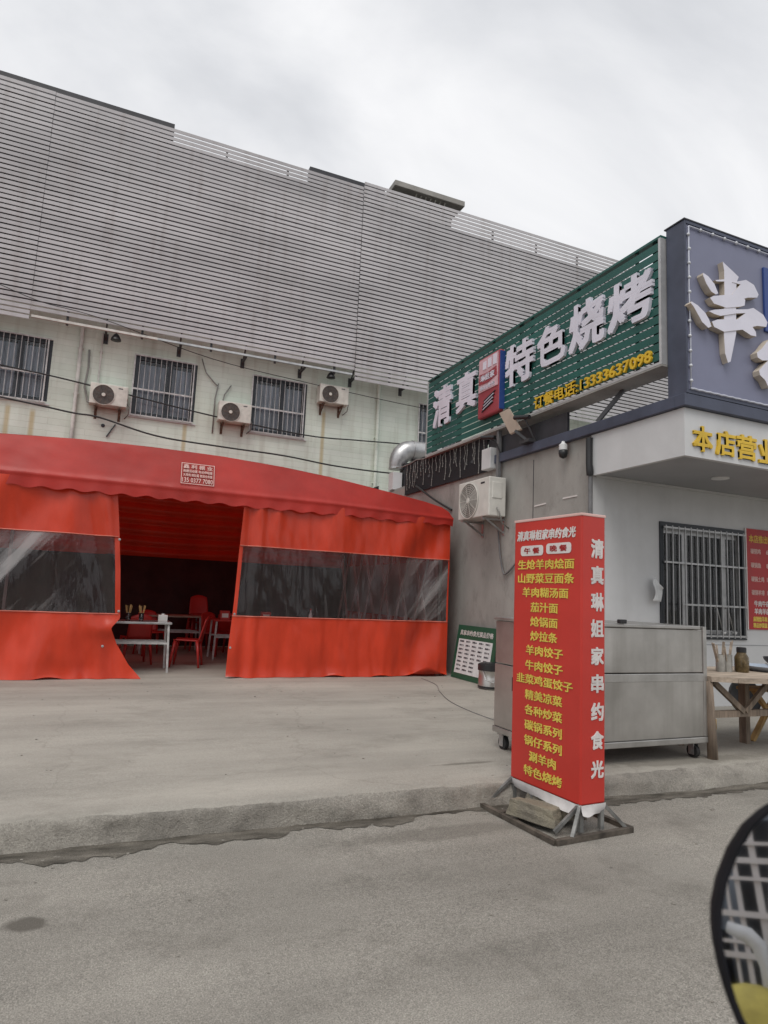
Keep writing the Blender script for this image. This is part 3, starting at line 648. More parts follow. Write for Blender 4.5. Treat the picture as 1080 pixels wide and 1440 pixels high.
for x in (TC-TW+.12, -1.9, TC+TW-.14):
    for y in (YT+.12, YT+5.2):
        if x == -1.9 and y < 11: continue
        MB().box(x-.03, x+.03, y-.03, y+.03, PZ, 2.9).build('post', 'steel_post', tent)
MB().box(TC-TW+.1, TC+TW-.1, YT+.07, YT+.13, 2.93, 2.985).build('front_beam', 'steel_post', tent)
for k in range(6):                                      # scissor lattice along the right side
    y0 = YT+.25+k*.85
    for (a, b, dx) in (((y0, .6), (y0+.85, 2.55), 0), ((y0+.85, .6), (y0, 2.55), .035)):
        MB().bar((5.43-dx, a[0], a[1]), (5.43-dx, b[0], b[1]), .065, .03, ref=(1, 0, 0)).build('scissor_bar', 'scissor_steel', tent)
# printed maker's panel on the gable
yl = YT-.03
def gyl(z): return YT-.05+max(0, z-3.0)*.30-.022
def gbox(x0, x1, z0, z1): return V((x0, gyl(z0), z0)), V((x1-x0, 0, 0)), V((0, gyl(z1)-gyl(z0), z1-z0))
pb = MB(); dy_ = gyl(3.42)-gyl(3.08)
for (x0, x1, z0, z1) in ((.90, .91, 3.08, 3.42), (1.39, 1.40, 3.08, 3.42), (.91, 1.39, 3.41, 3.42), (.91, 1.39, 3.08, 3.09)):
    pb.obox((x0, gyl(z0), z0), (x1-x0, 0, 0), (0, gyl(z1)-gyl(z0), z1-z0), (0, -.002, 0))
pb.build('print_border', 'pink_print', tent)
text('鑫 利 棚 业', 'pink_print', tent, *gbox(.93, 1.37, 3.33, 3.40), depth=.002, bold=.02)
text('雨棚活动蓬 电动伸缩蓬', 'pink_print', tent, *gbox(.93, 1.37, 3.265, 3.315), depth=.002, bold=.02)
text('大排档 推拉蓬 物流仓库蓬', 'pink_print', tent, *gbox(.93, 1.37, 3.20, 3.25), depth=.002, bold=.02)
text('135 0377 7080', 'pink_print', tent, *gbox(.92, 1.38, 3.105, 3.18), depth=.002, bold=.015)

# ------------------------------------------------------------------ furniture in the tent
def chair(label, loc, rz, group='red plastic chairs in the tent'):
    t = thing('plastic_chair', label, 'chair', (0, 0, 0), group)
    MB().grid(lambda u, v: (-.21+.42*u, -.21+.42*v, .44+.02*(4*(u-.5)**2)-.012*v), 8, 8).build('seat', 'red_plastic', t, smooth=True, solid=.02)
    MB().grid(lambda u, v: ((-.2+.4*u)*(1-.12*v)*(1+.06*sin(pi*v)), .20+.10*v-.05*(1-4*(u-.5)**2)*-.6, .44+.42*v-.05*(2*u-1)**2*v), 10, 8).build('backrest', 'red_plastic', t, smooth=True, solid=.018)
    for sx in (-1, 1):
        for sy in (-1, 1):
            MB().tube([(sx*.19, sy*.18, .44), (sx*.21, sy*.21, .25), (sx*.235, sy*.24, .002)], [.028, .024, .018], 8).build('leg', 'red_plastic', t, smooth=True)
    t.location = loc; t.rotation_euler = (0, 0, rz); return t
chair('red plastic chair facing the metal table inside the tent opening', (1.38, 11.72, PZ), -pi/2-.25)
c_ = chair('dim red plastic chair deep inside the tent opening', (2.15, 13.5, PZ), .6)
chair('red plastic chair behind the metal table, half hidden by the left curtain', (.55, 12.1, PZ), pi+.2)
chair('red plastic chair at the far left of the dim tables in the tent', (.9, 13.6, PZ), .3)
chair('red plastic chair nearest the back on the right of the tent opening', (2.5, 13.9, PZ), 2.6)
chair('red plastic chair seen through the clear right tent window', (3.4, 12.6, PZ), pi)
def table_metal(label, loc, w_, d_, h_, top, name='dining_table', group='tables in the tent'):
    x, y, z = loc; t = thing(name, label, 'table', loc, group)
    MB().box(x-w_/2, x+w_/2, y-d_/2, y+d_/2, z+h_-.035, z+h_).build('tabletop', top, t, bevel=.006)
    for sx in (-1, 1):
        for sy in (-1, 1): MB().bar((x+sx*(w_/2-.05), y+sy*(d_/2-.04), z+h_-.035), (x+sx*(w_/2-.02), y+sy*(d_/2-.02), z), .032).build('leg', 'bar_white', t)
    for sy in (-1, 1): MB().bar((x-w_/2+.05, y+sy*(d_/2-.04), z+h_-.33), (x+w_/2-.05, y+sy*(d_/2-.04), z+h_-.33), .03).build('shelf_rail', 'bar_white', t)
    for k in range(4): MB().bar((x-w_/2+.06, y-d_/2+.12+k*(d_-.24)/3, z+h_-.315), (x+w_/2-.06, y-d_/2+.12+k*(d_-.24)/3, z+h_-.315), .014).build('shelf_bar', 'bar_white', t)
    return t
table_metal('dining table with pale metal frame and shelf just inside the opening', (.42, 11.15, PZ), 1.2, .6, .78, 'galv')
table_metal('dim table deep in the tent beyond the red chair', (2.6, 13.0, PZ), 1.3, .7, .76, 'red_plastic')
table_metal('table seen through the clear right window of the tent', (4.2, 11.9, PZ), 1.4, .8, .8, 'red_plastic')
table_metal('table at the dark back of the tent opening', (1.3, 14.2, PZ), 1.2, .7, .76, 'wood')
zt = PZ+.78
for (x, y, lab) in ((.36, 11.0, 'left cup of wooden chopsticks on the metal table in the tent'), (.56, 11.05, 'right cup of wooden chopsticks on the metal table in the tent')):
    t = thing('chopstick_cup', lab, 'cup', (x, y, zt), 'chopstick cups in the tent')
    MB().lathe((x, y, zt), [(.03, 0), (.035, .02), (.04, .13), (.036, .13), (.03, .025)], 12).build('cup', 'glass', t, smooth=True)
    ck = MB()
    for k in range(14):
        a = random.uniform(0, 6.28); ck.bar((x+.012*cos(a), y+.012*sin(a), zt+.02), (x+.05*cos(a), y+.05*sin(a), zt+.24+random.uniform(-.01, .02)), .008)
    ck.build('chopsticks', 'amber', t)
for i, (x, y, zz, lab) in enumerate(((.16, 11.2, zt, 'dark bowl at the curtain end of the metal table'), (2.35, 12.85, PZ+.76, 'left bowl on the dim table deep in the tent'), (2.7, 12.9, PZ+.76, 'middle bowl on the dim table deep in the tent'), (3.0, 13.05, PZ+.76, 'right bowl on the dim table deep in the tent'), (4.5, 11.75, PZ+.8, 'bowl on the table behind the clear right tent window'))):
    t = thing('bowl', lab, 'bowl', (x, y, zz), 'bowls on the tent tables')
    MB().lathe((x, y, zz), [(.04, 0), (.045, .012), (.085, .06), (.09, .07), (.08, .062), (.03, .02)], 16).build('dish', 'amber' if i % 2 else 'white_plastic', t, smooth=True)
for k, (x, y, lab) in enumerate(((2.15, 12.75, 'left red box on the dim table'), (2.95, 12.75, 'right red box on the dim table'))):
    t = thing('carton', lab, 'box', (x, y, PZ+.76), 'boxes on the dim tent table'); MB().box(x-.09, x+.09, y-.06, y+.06, PZ+.76, PZ+.93).build('body', 'red_plastic', t, bevel=.006); MB().box(x-.06, x+.06, y-.064, y-.061, PZ+.80, PZ+.88).build('sticker', 'white_print', t)
for k, zz in enumerate((0, .16, .32)):
    chair(('lowest', 'middle', 'topmost')[k]+' red plastic chair of the stack at the back of the tent opening', (1.95, 14.6, PZ+zz), .1, 'stacked red chairs in the tent')
t = thing('tissue_box', 'small pale tissue box at the end of the metal table', 'tissue box', (.88, 11.0, zt))
MB().box(.81, .95, 10.94, 11.06, zt, zt+.11).build('carton', 'white_print', t, bevel=.005); MB().box(.86, .90, 10.985, 11.015, zt+.11, zt+.13).build('tissue', 'cloth_white', t)
t = thing('sauce_bottle', 'white bottle on the table behind the clear right tent window', 'bottle', (3.55, 11.7, PZ+.8))
MB().lathe((3.55, 11.7, PZ+.8), [(.035, 0), (.036, .13), (.014, .18), (.013, .22)], 12).build('body', 'white_plastic', t, smooth=True); MB().lathe((3.55, 11.7, PZ+1.02), [(.016, 0), (.015, .03)], 10).build('cap', 'red_plastic', t)

# ------------------------------------------------------------------ corner restaurant on the right
XW, YW = 5.9, 6.79
rest = thing('restaurant', 'single storey grey and white corner restaurant with projecting canopy', 'building', (8, 8, PZ))
MB().box(XW, XW+.2, YW, 15.4, PZ, 3.9).build('side_wall', 'render_wall', rest)
WX0, WX1, RZ0, RZ1 = 7.09, 8.78, 1.10, 2.73
m = MB(); holes_wall(m, XW+.2, 13, PZ, 3.24, [(WX0, WX1, RZ0, RZ1)], lambda a, b, c, d: m.box(a, b, YW+.002, YW+.2, c, d))
m.box(XW-.003, XW+.2, YW-.012, YW+.002, PZ, 3.24); m.build('front_wall', 'panel_white', rest)
for x in (9.9, 11.4): MB().box(x, x+.012, YW-.003, YW+.002, PZ, 3.24).build('panel_joint', 'soffit_grey', rest)
MB().box(XW+.2, 13, YW-.004, YW+.002, 1.02, 1.03).build('panel_joint', 'soffit_grey', rest)
MB().box(XW+.2, 13, YW+.2, 15.4, 3.95, 4.03).build('roof', 'slab_concrete', rest)
MB().box(XW+.2, 13, 15.2, 15.4, PZ, 3.9).build('back_wall', 'render_wall', rest); MB().box(12.8, 13, YW+.2, 15.2, PZ, 3.9).build('end_wall', 'render_wall', rest)
MB().box(XW+.2, 12.8, YW+.2, 15.2, PZ-.05, PZ+.01).build('floor', 'slab_concrete', rest)
for (y0, y1, z0, z1) in ((8.10, 8.113, PZ, 3.70),): MB().box(XW-.003, XW+.01, y0, y1, z0, z1).build('wall_seam', 'ink', rest)
for (p, q) in ((at(752, 712, X=XW), at(768, 708, X=XW)), (at(792, 701, X=XW), at(812, 697, X=XW))):
    MB().bar(p+V((-.004, 0, 0)), q+V((-.004, 0, 0)), .012, .02).build('paint_mark', 'white_print', rest)
# canopy
YK, ZS = 5.24, 3.24
cv = MB(); cv.box(5.87, 13, YK, YK+.06, ZS, 3.80); cv.box(5.87, 5.93, YK+.06, YW-.013, ZS, 3.80)
canopy = cv.build('canopy', 'panel_white', rest)
MB().box(5.93, 13, YK+.06, YW-.013, ZS+.02, ZS+.06).build('soffit', 'soffit_grey', canopy)
MB().box(5.93, 13, YW-.05, YW-.013, ZS-.01, ZS+.018).build('soffit_trim', 'panel_white', canopy)
MB().box(5.93, 13, YK+.06, YW+.2, 3.74, 3.79).build('canopy_top', 'panel_white', canopy)
MB().lathe((7.34, 5.99, ZS+.022), [(.11, 0), (.11, -.015), (.09, -.02)], 24, (0, 0, 1)).build('downlight', 'white_plastic', canopy, smooth=True, auto=30)
# dark beam
MB().box(5.82, 13, 5.18, 5.34, 3.805, 3.95).box(5.82, 5.96, 5.34, 9.3, 3.805, 3.95).build('beam', 'navy_frame', rest, bevel=.008)
MB().box(5.885, 5.925, 7.3, 9.39, 3.951, 4.26).build('dark_fascia', 'dark_board', rest)
# gold words on the front fascia
for ch, x0, x1, y0, y1 in (('本', 975, 1002, 597, 634), ('店', 1007, 1034, 603, 640), ('营', 1036, 1064, 608, 645), ('业', 1067, 1094, 613, 650)):
    a = at(x0, (y0+y1)/2, Y=YK-.02); b = at(x1, (y0+y1)/2, Y=YK-.02); zc = 3.46+(a.x-5.98)*-.01
    text(ch, 'letter_gold', canopy, (a.x, YK, zc-.15), (b.x-a.x, 0, 0), (0, 0, .30), depth=.025, bold=.025)
# barred front window
wn = MB()
for (x0, x1, z0, z1) in ((WX0, WX1, RZ0, RZ0+.07), (WX0, WX1, RZ1-.06, RZ1), (WX0, WX0+.06, RZ0+.07, RZ1-.06), (WX1-.06, WX1, RZ0+.07, RZ1-.06)): wn.box(x0, x1, YW-.02, YW+.1, z0, z1)
wf = wn.build('window', 'win_frame', rest)
for i, (x0, x1) in enumerate(((WX0+.06, 7.62), (7.62, 8.4), (8.4, WX1-.06))):
    fr = MB().box(x0, x0+.05, YW+.05, YW+.09, RZ0+.07, RZ1-.06).box(x1-.05, x1, YW+.05, YW+.09, RZ0+.07, RZ1-.06).box(x0+.05, x1-.05, YW+.05, YW+.09, RZ1-.15, RZ1-.06).box(x0+.05, x1-.05, YW+.05, YW+.09, RZ0+.07, RZ0+.13)
    fr.build('sash', 'bar_steel', wf); MB().box(x0+.05, x1-.05, YW+.068, YW+.074, RZ0+.13, RZ1-.15).build('pane', 'glass', wf)
MB().grid(lambda u, v: (WX0+.08+1.25*u, YW+.13+.02*sin(u*31)+.012*sin(u*77), RZ0+.16+(RZ1-RZ0-.32)*v), 120, 2).build('curtain', 'curtain_grey', wf, smooth=True)
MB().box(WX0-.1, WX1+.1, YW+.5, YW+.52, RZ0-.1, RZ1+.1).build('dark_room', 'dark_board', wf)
gf = MB()
for z in (RZ0+.05, 1.58, 2.16, RZ1-.08): gf.bar((WX0+.04 if z != 1.58 else 7.45, YW-.05, z), (WX1-.04, YW-.05, z), .025, .025)
gf.build('grille_rail', 'bar_steel', wf)
bp_ = None
for k in range(14):
    x = WX0+.07+k*(WX1-WX0-.14)/13
    if bp_ is None: bp_ = MB().box(x-.007, x+.007, YW-.067, YW-.053, RZ0+.02, RZ1-.05).build('bar', 'bar_steel', wf); bx0 = x
    else: shared(bp_, (x-bx0, 0, 0), wf)
for (x, lab) in ((8.28, 'left bright metal ladle standing behind the front window bars'), (8.5, 'right bright metal ladle standing behind the front window bars')):
    t = thing('ladle', lab, 'ladle', (x, YW-.03, RZ0+.075), 'ladles in the front window')
    MB().tube([(x, YW-.015, RZ0+.12), (x-.05, YW-.01, RZ0+.3), (x-.1, YW-.01, RZ0+.46), (x-.13, YW-.01, RZ0+.47), (x-.15, YW-.01, RZ0+.44)], .008, 6).build('handle', 'stainless_rim', t, smooth=True)
    MB().lathe((x, YW-.03, RZ0+.075), [(.015, 0), (.03, .01), (.04, .035), (.036, .04)], 12).build('bowl', 'white_plastic', t, smooth=True)
t = MB().grid(lambda u, v: (6.87+.18*u+.03*v+.02*sin(v*5), YW-.08-.03*sin(u*4+v*3), 1.60+.34*v*(1-.35*abs(u-.35)*2*v)), 8, 10).build('paper_sheet', 'paper', smooth=True, solid=.004, label='crumpled white paper sheet hanging at the left edge of the front window', cat='paper')
po = thing('menu_poster', 'red menu poster with white and yellow lines right of the front window', 'poster', (9.5, YW-.02, 1.26))
MB().box(8.82, 10.1, YW-.02, YW-.004, 1.26, 2.77).build('sheet', 'poster_red', po); MB().box(8.80, 8.82, YW-.022, YW-.004, 1.255, 2.775).build('edge', 'white_print', po)
def prow(s, z, h, x0, wd, m_): text(s, m_, po, (x0, YW-.02, z), (wd, 0, 0), (0, 0, h), depth=.002, bold=.025)
prow('本店推出特色', 2.56, .12, 8.87, .62, 'letter_gold')
for s, s2, z in (('碳锅鸡', '68元', 2.39), ('碳锅鱼', '88元', 2.18), ('碳锅土鸡', '128元', 1.97), ('碳锅羊排', '128元', 1.77)): prow(s, z, .08, 8.9, .22 if len(s) == 3 else .28, 'pink_print'); prow(s2, z, .08, 9.24, .22, 'pink_print')
prow('牛肉牛杂锅', 1.60, .09, 8.95, .42, 'white_print'); prow('羊肉羊杂锅', 1.485, .09, 8.95, .42, 'white_print')
prow('麻辣烩羊肉', 1.375, .08, 8.92, .30, 'yellow_print'); prow('精品炒菜盘', 1.285, .075, 8.92, .30, 'yellow_print'); prow('特价', 1.375, .08, 9.3, .12, 'yellow_print')
# corner downpipe, wall box, pole
MB().tube([(5.845, 6.765, PZ), (5.845, 6.765, 3.2), (5.845, 6.765, 3.24)], .03, 10).build('downpipe', 'pipe_gray', rest, smooth=True, auto=40)
MB().tube([(5.84, 6.77, 3.24), (5.83, 6.76, 3.30), (5.835, 6.78, 3.40), (5.835, 6.78, 3.76)], [.045, .05, .045, .045], 10).build('downpipe_sleeve', 'black_plastic', rest, smooth=True, auto=40)
MB().box(5.74, 5.89, 9.1, 9.38, 3.72, 4.08).build('junction_box', 'panel_white', rest, bevel=.01)
MB().box(5.8, 5.86, 8.95, 9.01, 3.3, 4.45).build('pole', 'pipe_gray', rest)
# dark netting above the side wall with icicle light strings
for b_ in ((9.4, 12.75, 3.72, 4.43), (14.3, 15.3, 3.7, 4.15)): MB().box(5.86, 5.875, *b_).build('shade_netting', 'netting', rest)
for k in range(24):
    y = 9.45+k*.138+random.uniform(-.05, .05); n_ = MB(); ln_ = random.uniform(.25, .68); pts = [(5.835+random.uniform(-.012, .012), y+random.uniform(-.02, .02), 4.38-ln_*j/5) for j in range(6)]
    n_.tube(pts, .006, 5)
    for p in pts[1:]: n_.lathe(p, [(.003, .012), (.011, .006), (.011, -.006), (.003, -.014)], 6)
    n_.build('icicle_string', 'cable_grey', rest)
MB().tube([(5.83, 13.2-i*.35, 4.42-.05*abs(sin(i*1.1))) for i in range(12)], .012, 6).build('icicle_wire', 'cable_grey', rest, smooth=True)
# galvanised duct at the back of the roof
du = thing('duct', 'silver ventilation duct with elbow rising behind the dark netting', 'duct', (6.15, 14, 4.0))
pth = [(6.15, 14, 3.4), (6.15, 14, 4.45)]; pth2 = [(6.18+.38-.38*cos(a), 14, 4.55+.5*sin(a)) for a in [i*pi/2/8 for i in range(9)]]+[(7.3, 14, 5.07)]
MB().box(6.04, 6.28, 13.85, 14.1, 4.03, 4.45).build('riser', 'panel_white', du)
MB().tube(pth2, [.17, .19, .21, .23, .24, .245, .25, .25, .25, .25], 16).build('elbow', 'galv', du, smooth=True, auto=50)
MB().tube([pth2[-2], V(pth2[-2])+V((.05, 0, 0))], .265, 16).build('flange', 'galv', du, smooth=True, auto=50)
MB().tube([pth2[0], V(pth2[0])+V((0, 0, .04))], .19, 16).build('flange', 'galv', du, smooth=True, auto=50)
t = thing('vent_box', 'dark box vent standing beside the silver duct', 'vent', (6.5, 13.9, 4.03)); MB().box(6.32, 6.72, 13.75, 14.1, 4.03, 4.62).build('casing', 'dark_board', t, bevel=.01); MB().box(6.3, 6.74, 13.73, 14.12, 4.62, 4.68).build('lid', 'steel_dark', t)
# dome camera, bullet cameras, tilted lamp
t = thing('dome_camera', 'white dome security camera with black lens under the dark beam', 'camera', (5.80, 7.28, 3.6))
MB().lathe((5.80, 7.28, 3.66), [(.055, 0), (.06, .05), (.06, .10), (.03, .12), (.02, .15)], 16).build('body', 'white_plastic', t, smooth=True, auto=40)
MB().lathe((5.80, 7.28, 3.58), [(.012, -.02), (.05, .0), (.066, .05), (.063, .10)], 16).build('dome', 'black_plastic', t, smooth=True); MB().box(5.785, 5.82, 7.26, 7.30, 3.80, 3.806).build('mount', 'steel_dark', t)
for (y, dy, lab) in ((8.95, -.02, 'small black bullet camera left of the tilted lamp'), (8.0, .1, 'small black bullet camera right of the tilted lamp')):
    t = thing('bullet_camera', lab, 'camera', (5.68, y, 4.22), 'bullet cameras above the beam')
    MB().tube([(5.58, y+.18, 4.24+dy), (5.66, y-.1, 4.20+dy)], .035, 12).build('body', 'black_plastic', t, smooth=True, auto=40); MB().tube([(5.64, y, 4.2+dy), (5.75, y, 4.12), (5.84, y, 3.96)], .015, 8).build('arm', 'steel_dark', t)
t = thing('sign_lamp', 'tilted tan flat lamp below the green sign, under the red logo', 'lamp', (5.7, 8.2, 3.95))
q0, q1, q2, q3 = at(702, 581, X=5.58), at(716, 574, X=5.56), at(733, 603, X=5.64), at(717, 610, X=5.66)
MB().prism([q0, q1, q2, q3], (.03, .01, -.01)).build('panel', 'letter_side', t)
MB().bar((q2+q3)/2, (5.78, 8.12, 3.99), .11, .04).build('arm', 'steel_dark', t); MB().box(5.72, 5.83, 8.0, 8.24, 3.951, 4.0).build('foot', 'steel_dark', t)

# green slatted sign
GY0, GY1, GZ0, GZ1, GX = 5.46, 11.62, 4.40, 5.96, 5.78
gs = thing('shop_sign', 'long green slatted sign with white raised characters above the side wall', 'sign', (GX, 8.5, GZ0))
pr = None
for k in range(13):
    z = GZ0+.03+k*.1155
    if pr is None: pr = MB().box(GX, GX+.006, GY0+.02, GY1-.02, z, z+.0985).build('slat', 'green_slat', gs); z00 = z
    else: shared(pr, (0, 0, z-z00), gs)
MB().box(GX-.012, GX+.10, GY0, GY0+.035, GZ0, GZ1).build('end_trim', 'alu_trim', gs); MB().box(GX-.012, GX+.10, GY1-.035, GY1, GZ0, GZ1).build('end_trim', 'alu_trim', gs)
MB().box(GX-.012, GX+.12, GY0, GY1, GZ0-.03, GZ0).build('bottom_tray', 'alu_trim', gs); MB().box(GX-.008, GX+.10, GY0, GY1, GZ1, GZ1+.03).build('top_trim', 'green_slat', gs)
for k in range(6): MB().box(GX+.022, GX+.05, GY0+.4+k*1.1, GY0+.44+k*1.1, GZ0, GZ1).build('stud', 'steel_dark', gs)
MB().box(GX-.01, GX+.34, GY0, GY1, GZ0-.055, GZ0-.031).build('under_tray', 'slab_concrete', gs)
for y in (6.35, 9.6, 11.3): MB().bar((GX+.25, y, GZ0-.056), (GX+.08, y+.30, 3.955), .05).build('strut', 'steel_dark', gs)
for y in (5.6, 8.4, 11.3): MB().bar((GX+.06, y, GZ0), (GX+.06, y, GZ1), .05).build('back_stay', 'steel_dark', gs)
def side_char(ch, y0, y1, z0, z1, m_='letter_white', depth=.045, bold=.028, ms=None):   # y0 = left in the picture
    return text(ch, m_, gs, (GX-.003, y0, z0), (0, y1-y0, 0), (0, 0, z1-z0), depth=depth, bold=bold, mside=ms)
for ch, y0, y1, z0, z1 in (('清', 11.28, 10.52, 4.86, 5.66), ('真', 10.33, 9.62, 4.94, 5.66), ('特', 8.70, 7.93, 4.96, 5.66), ('色', 7.84, 7.17, 5.02, 5.64),
                           ('烧', 7.10, 6.38, 5.00, 5.70), ('烤', 6.32, 5.56, 5.02, 5.66)):
    side_char(ch, y0, y1, z0, z1)
text('订餐电话:13333637098', 'letter_gold', gs, (GX-.003, 7.92, 4.40+.02), (0, 5.60-7.92, 0), (0, 0, .20), depth=.03, bold=.02)
lg = MB().box(GX-.10, GX-.002, 8.78, 9.46, 4.62, 5.70).build('logo_box', ['logo_red', 'blue_bright'], gs, bevel=.03)
MB().box(GX-.112, GX-.101, 8.82, 9.42, 5.08, 5.66).build('logo_upper', 'logo_pink', lg)
MB().box(GX-.121, GX-.112, 8.86, 8.96, 5.46, 5.64).box(GX-.121, GX-.112, 9.02, 9.12, 5.46, 5.62).box(GX-.121, GX-.112, 9.18, 9.28, 5.46, 5.60).build('logo_bars', 'letter_white', lg)
MB().prism([(GX-.121, 9.40, 5.22), (GX-.121, 9.12, 5.20), (GX-.121, 8.84, 5.26), (GX-.121, 8.86, 5.42), (GX-.121, 9.12, 5.38), (GX-.121, 9.38, 5.40)], (.009, 0, 0)).build('logo_ribbon', 'logo_red', lg)
text('琳姐家', 'letter_white', lg, (GX-.121, 9.34, 5.25), (0, -.44, 0), (0, 0, .12), depth=.006, bold=.02)
text('串约食光', 'letter_white', lg, (GX-.112, 9.36, 5.10), (0, -.46, 0), (0, 0, .08), depth=.006, bold=.02)
MB().box(GX-.10, GX-.002, 8.765, 8.779, 4.66, 5.66).build('logo_side', 'blue_bright', lg)
ds = MB()
for k in range(4): ds.bar((GX-.104, 9.30-.02*k, 4.72+.06*k), (GX-.104, 8.95-.02*k, 4.82+.06*k), .012, .03, ref=(1, 0, 0))
ds.build('skewer_strokes', 'ink', lg)
dw = MB()
for k in range(3): dw.bar((GX-.105, 9.26-.02*k, 4.755+.06*k), (GX-.105, 8.98-.02*k, 4.84+.06*k), .014, .022, ref=(1, 0, 0))
dw.build('skewer_lights', 'letter_white', lg)

# big blue front sign
bs_ = thing('shop_sign', 'large slate blue front sign with white brush character on the corner', 'sign', (8, 5.3, 3.95))
BY = 5.19
MB().box(5.875, 13, BY, BY+.05, 3.955, 6.02).build('panel', 'blue_panel', bs_)
MB().box(5.85, 5.875, BY-.015, BY+.26, 3.952, 6.06).build('corner_post', 'navy_frame', bs_, bevel=.006)
MB().box(5.875, 13, BY-.015, BY+.26, 6.02, 6.06).build('top_rail', 'navy_frame', bs_); MB().box(5.838, 13, BY-.022, BY+.28, 6.061, 6.076).build('cap', 'dark_board', bs_)
MB().box(5.875, 13, BY-.012, BY, 3.955, 3.99).build('bottom_rail', 'navy_frame', bs_)
for x in (7.4, 9.2, 11): MB().bar((x, BY+.06, 5.7), (x, BY+1.3, 4.04), .05).build('back_stay', 'steel_dark', bs_)
def zp(x, y): p = at(900+x/4.645, 290+y/4.645, Y=BY-.075); return p
S = [[(540, 362), (575, 395), (612, 430), (645, 462), (630, 500), (628, 620), (628, 830), (615, 900), (592, 1015), (575, 1022), (556, 960), (548, 830), (552, 580), (550, 420)],
     [(490, 483), (552, 478), (552, 492), (500, 491)],
     [(600, 497), (640, 492), (690, 482), (742, 515), (772, 578), (763, 598), (700, 598), (650, 614), (600, 612), (600, 575), (628, 540), (655, 512)],
     [(455, 600), (475, 588), (560, 580), (640, 580), (684, 612), (680, 650), (650, 658), (560, 665), (520, 650), (480, 637)],
     [(445, 687), (480, 678), (560, 672), (628, 676), (700, 675), (735, 666), (800, 710), (828, 760), (820, 790), (760, 783), (730, 790), (752, 822), (755, 852), (720, 845), (665, 808), (600, 815), (545, 822), (480, 790), (465, 755), (500, 742), (550, 740), (600, 735), (628, 742), (685, 700), (628, 702), (560, 712), (520, 718), (480, 705)],
     [(408, 438), (440, 460), (480, 510), (505, 572), (490, 579), (460, 560), (430, 512), (405, 452)],
     [(330, 625), (370, 650), (420, 700), (445, 745), (460, 788), (440, 797), (400, 760), (372, 710), (345, 660), (325, 635)],
     [(755, 960), (790, 930), (815, 895), (836, 872), (880, 860), (900, 900), (870, 1000), (900, 1060), (870, 1180), (830, 1185), (810, 1140), (775, 1105), (770, 1075), (800, 1040), (830, 1010), (790, 1010), (760, 990)]]
for i, poly in enumerate(S):
    MB().prism([zp(*q)+V((0, -.0025*i, 0)) for q in poly], (0, .073+.0025*i, 0), 0, 1).build('brush_stroke', ['letter_white', 'letter_side'], bs_)
a, b = at(1074, 375, Y=BY-.03), at(1076, 465, Y=BY-.03)
MB().box(a.x, a.x+.5, BY-.03, BY, b.z, a.z).build('blue_tile', 'blue_bright', bs_, bevel=.006)
for k in range(11):
    MB().lathe((5.905+.01*random.uniform(-1, 1), BY-.02, 4.10+k*.178), [(.005, .02), (.02, .01), (.02, -.008), (.006, -.016)], 8, (0, -1, 0)).build('bulb', 'bulb', bs_, smooth=True)
    if k: MB().lathe((5.90+k*.20, BY-.02, 5.985), [(.005, .02), (.02, .01), (.02, -.008), (.006, -.016)], 8, (0, -1, 0)).build('bulb', 'bulb', bs_, smooth=True)
MB().tube([(5.905, BY-.018, 4.0), (5.912, BY-.018, 4.6), (5.90, BY-.018, 5.2), (5.91, BY-.018, 5.99)], .009, 6).tube([(5.91, BY-.018, 5.99), (8.5, BY-.018, 5.985)], .009, 6).build('light_string', 'lilac_led', bs_, smooth=True)
MB().tube([(5.90+.06*i, BY-.02, 4.005+.006*(i % 2)) for i in range(80)], .013, 6).build('light_string', 'lilac_led', bs_, smooth=True)

# ------------------------------------------------------------------ green price board, kettle bucket by the wall
bd = thing('price_board', 'green board with white price sheet leaning low on the grey wall', 'board', (5.8, 9.5, PZ))
bo, bx, bz = V((5.70, 10.12, PZ+.003)), V((.0, -1.25, 0)), V((.14, 0, .90)); bn = V((-.98, 0, .15))
MB().obox(bo, bx, bz, (-.02, 0, .003)).build('panel', 'board_green', bd)
bo2 = bo+bn*.022
MB().obox(bo2+bx*.07+bz*.10, bx*.86, bz*.64, bn*.003).build('price_sheet', 'paper', bd)
text('真家串约食光菜品价格', 'white_print', bd, bo2+bx*.08+bz*.81, bx*.84, bz*.10, depth=.003, bold=.01)
for r in range(8):
    for c in range(5):
        if (r > 4 and c > 2): continue
        text(('烩面', '饺子', '凉菜', '炒面', '羊肉')[(r+c) % 5]+str(8+r*3+c), 'ink', bd, bo2+bn*.003+bx*(.11+c*.165)+bz*(.68-r*.075), bx*.11, bz*.035, depth=.002, bold=.02)
bk = thing('kettle_drum', 'squat steel and black pot standing in front of the green board', 'pot', (5.60, 8.72, PZ))
MB().lathe((5.60, 8.72, PZ), [(.17, 0), (.19, .02), (.19, .16), (.185, .17), (.185, .27), (.19, .28)], 24).build('body', 'stainless', bk, smooth=True, auto=30)
MB().lathe((5.60, 8.72, PZ+.28), [(.20, 0), (.20, .09), (.16, .11), (.05, .12)], 24).build('lid', 'black_plastic', bk, smooth=True, auto=30)
MB().lathe((5.60, 8.72, PZ+.02), [(.195, 0), (.195, .03)], 24).build('band', 'black_plastic', bk); MB().tube([(5.42, 8.67, PZ+.3), (5.41, 8.57, PZ+.16), (5.50, 8.50, PZ+.12), (5.65, 8.50, PZ+.2)], .008, 6).build('handle', 'galv', bk, smooth=True)
cable('thin dark hose lying on the paving from the tent corner to the cart', [(5.0, 9.9, PZ+.008), (4.9, 9.2, PZ+.008), (4.6, 8.5, PZ+.008), (4.3, 7.6, PZ+.008), (4.2, 6.6, PZ+.008), (4.3, 5.6, PZ+.008)], .004, 'pipe_gray', name='hose')
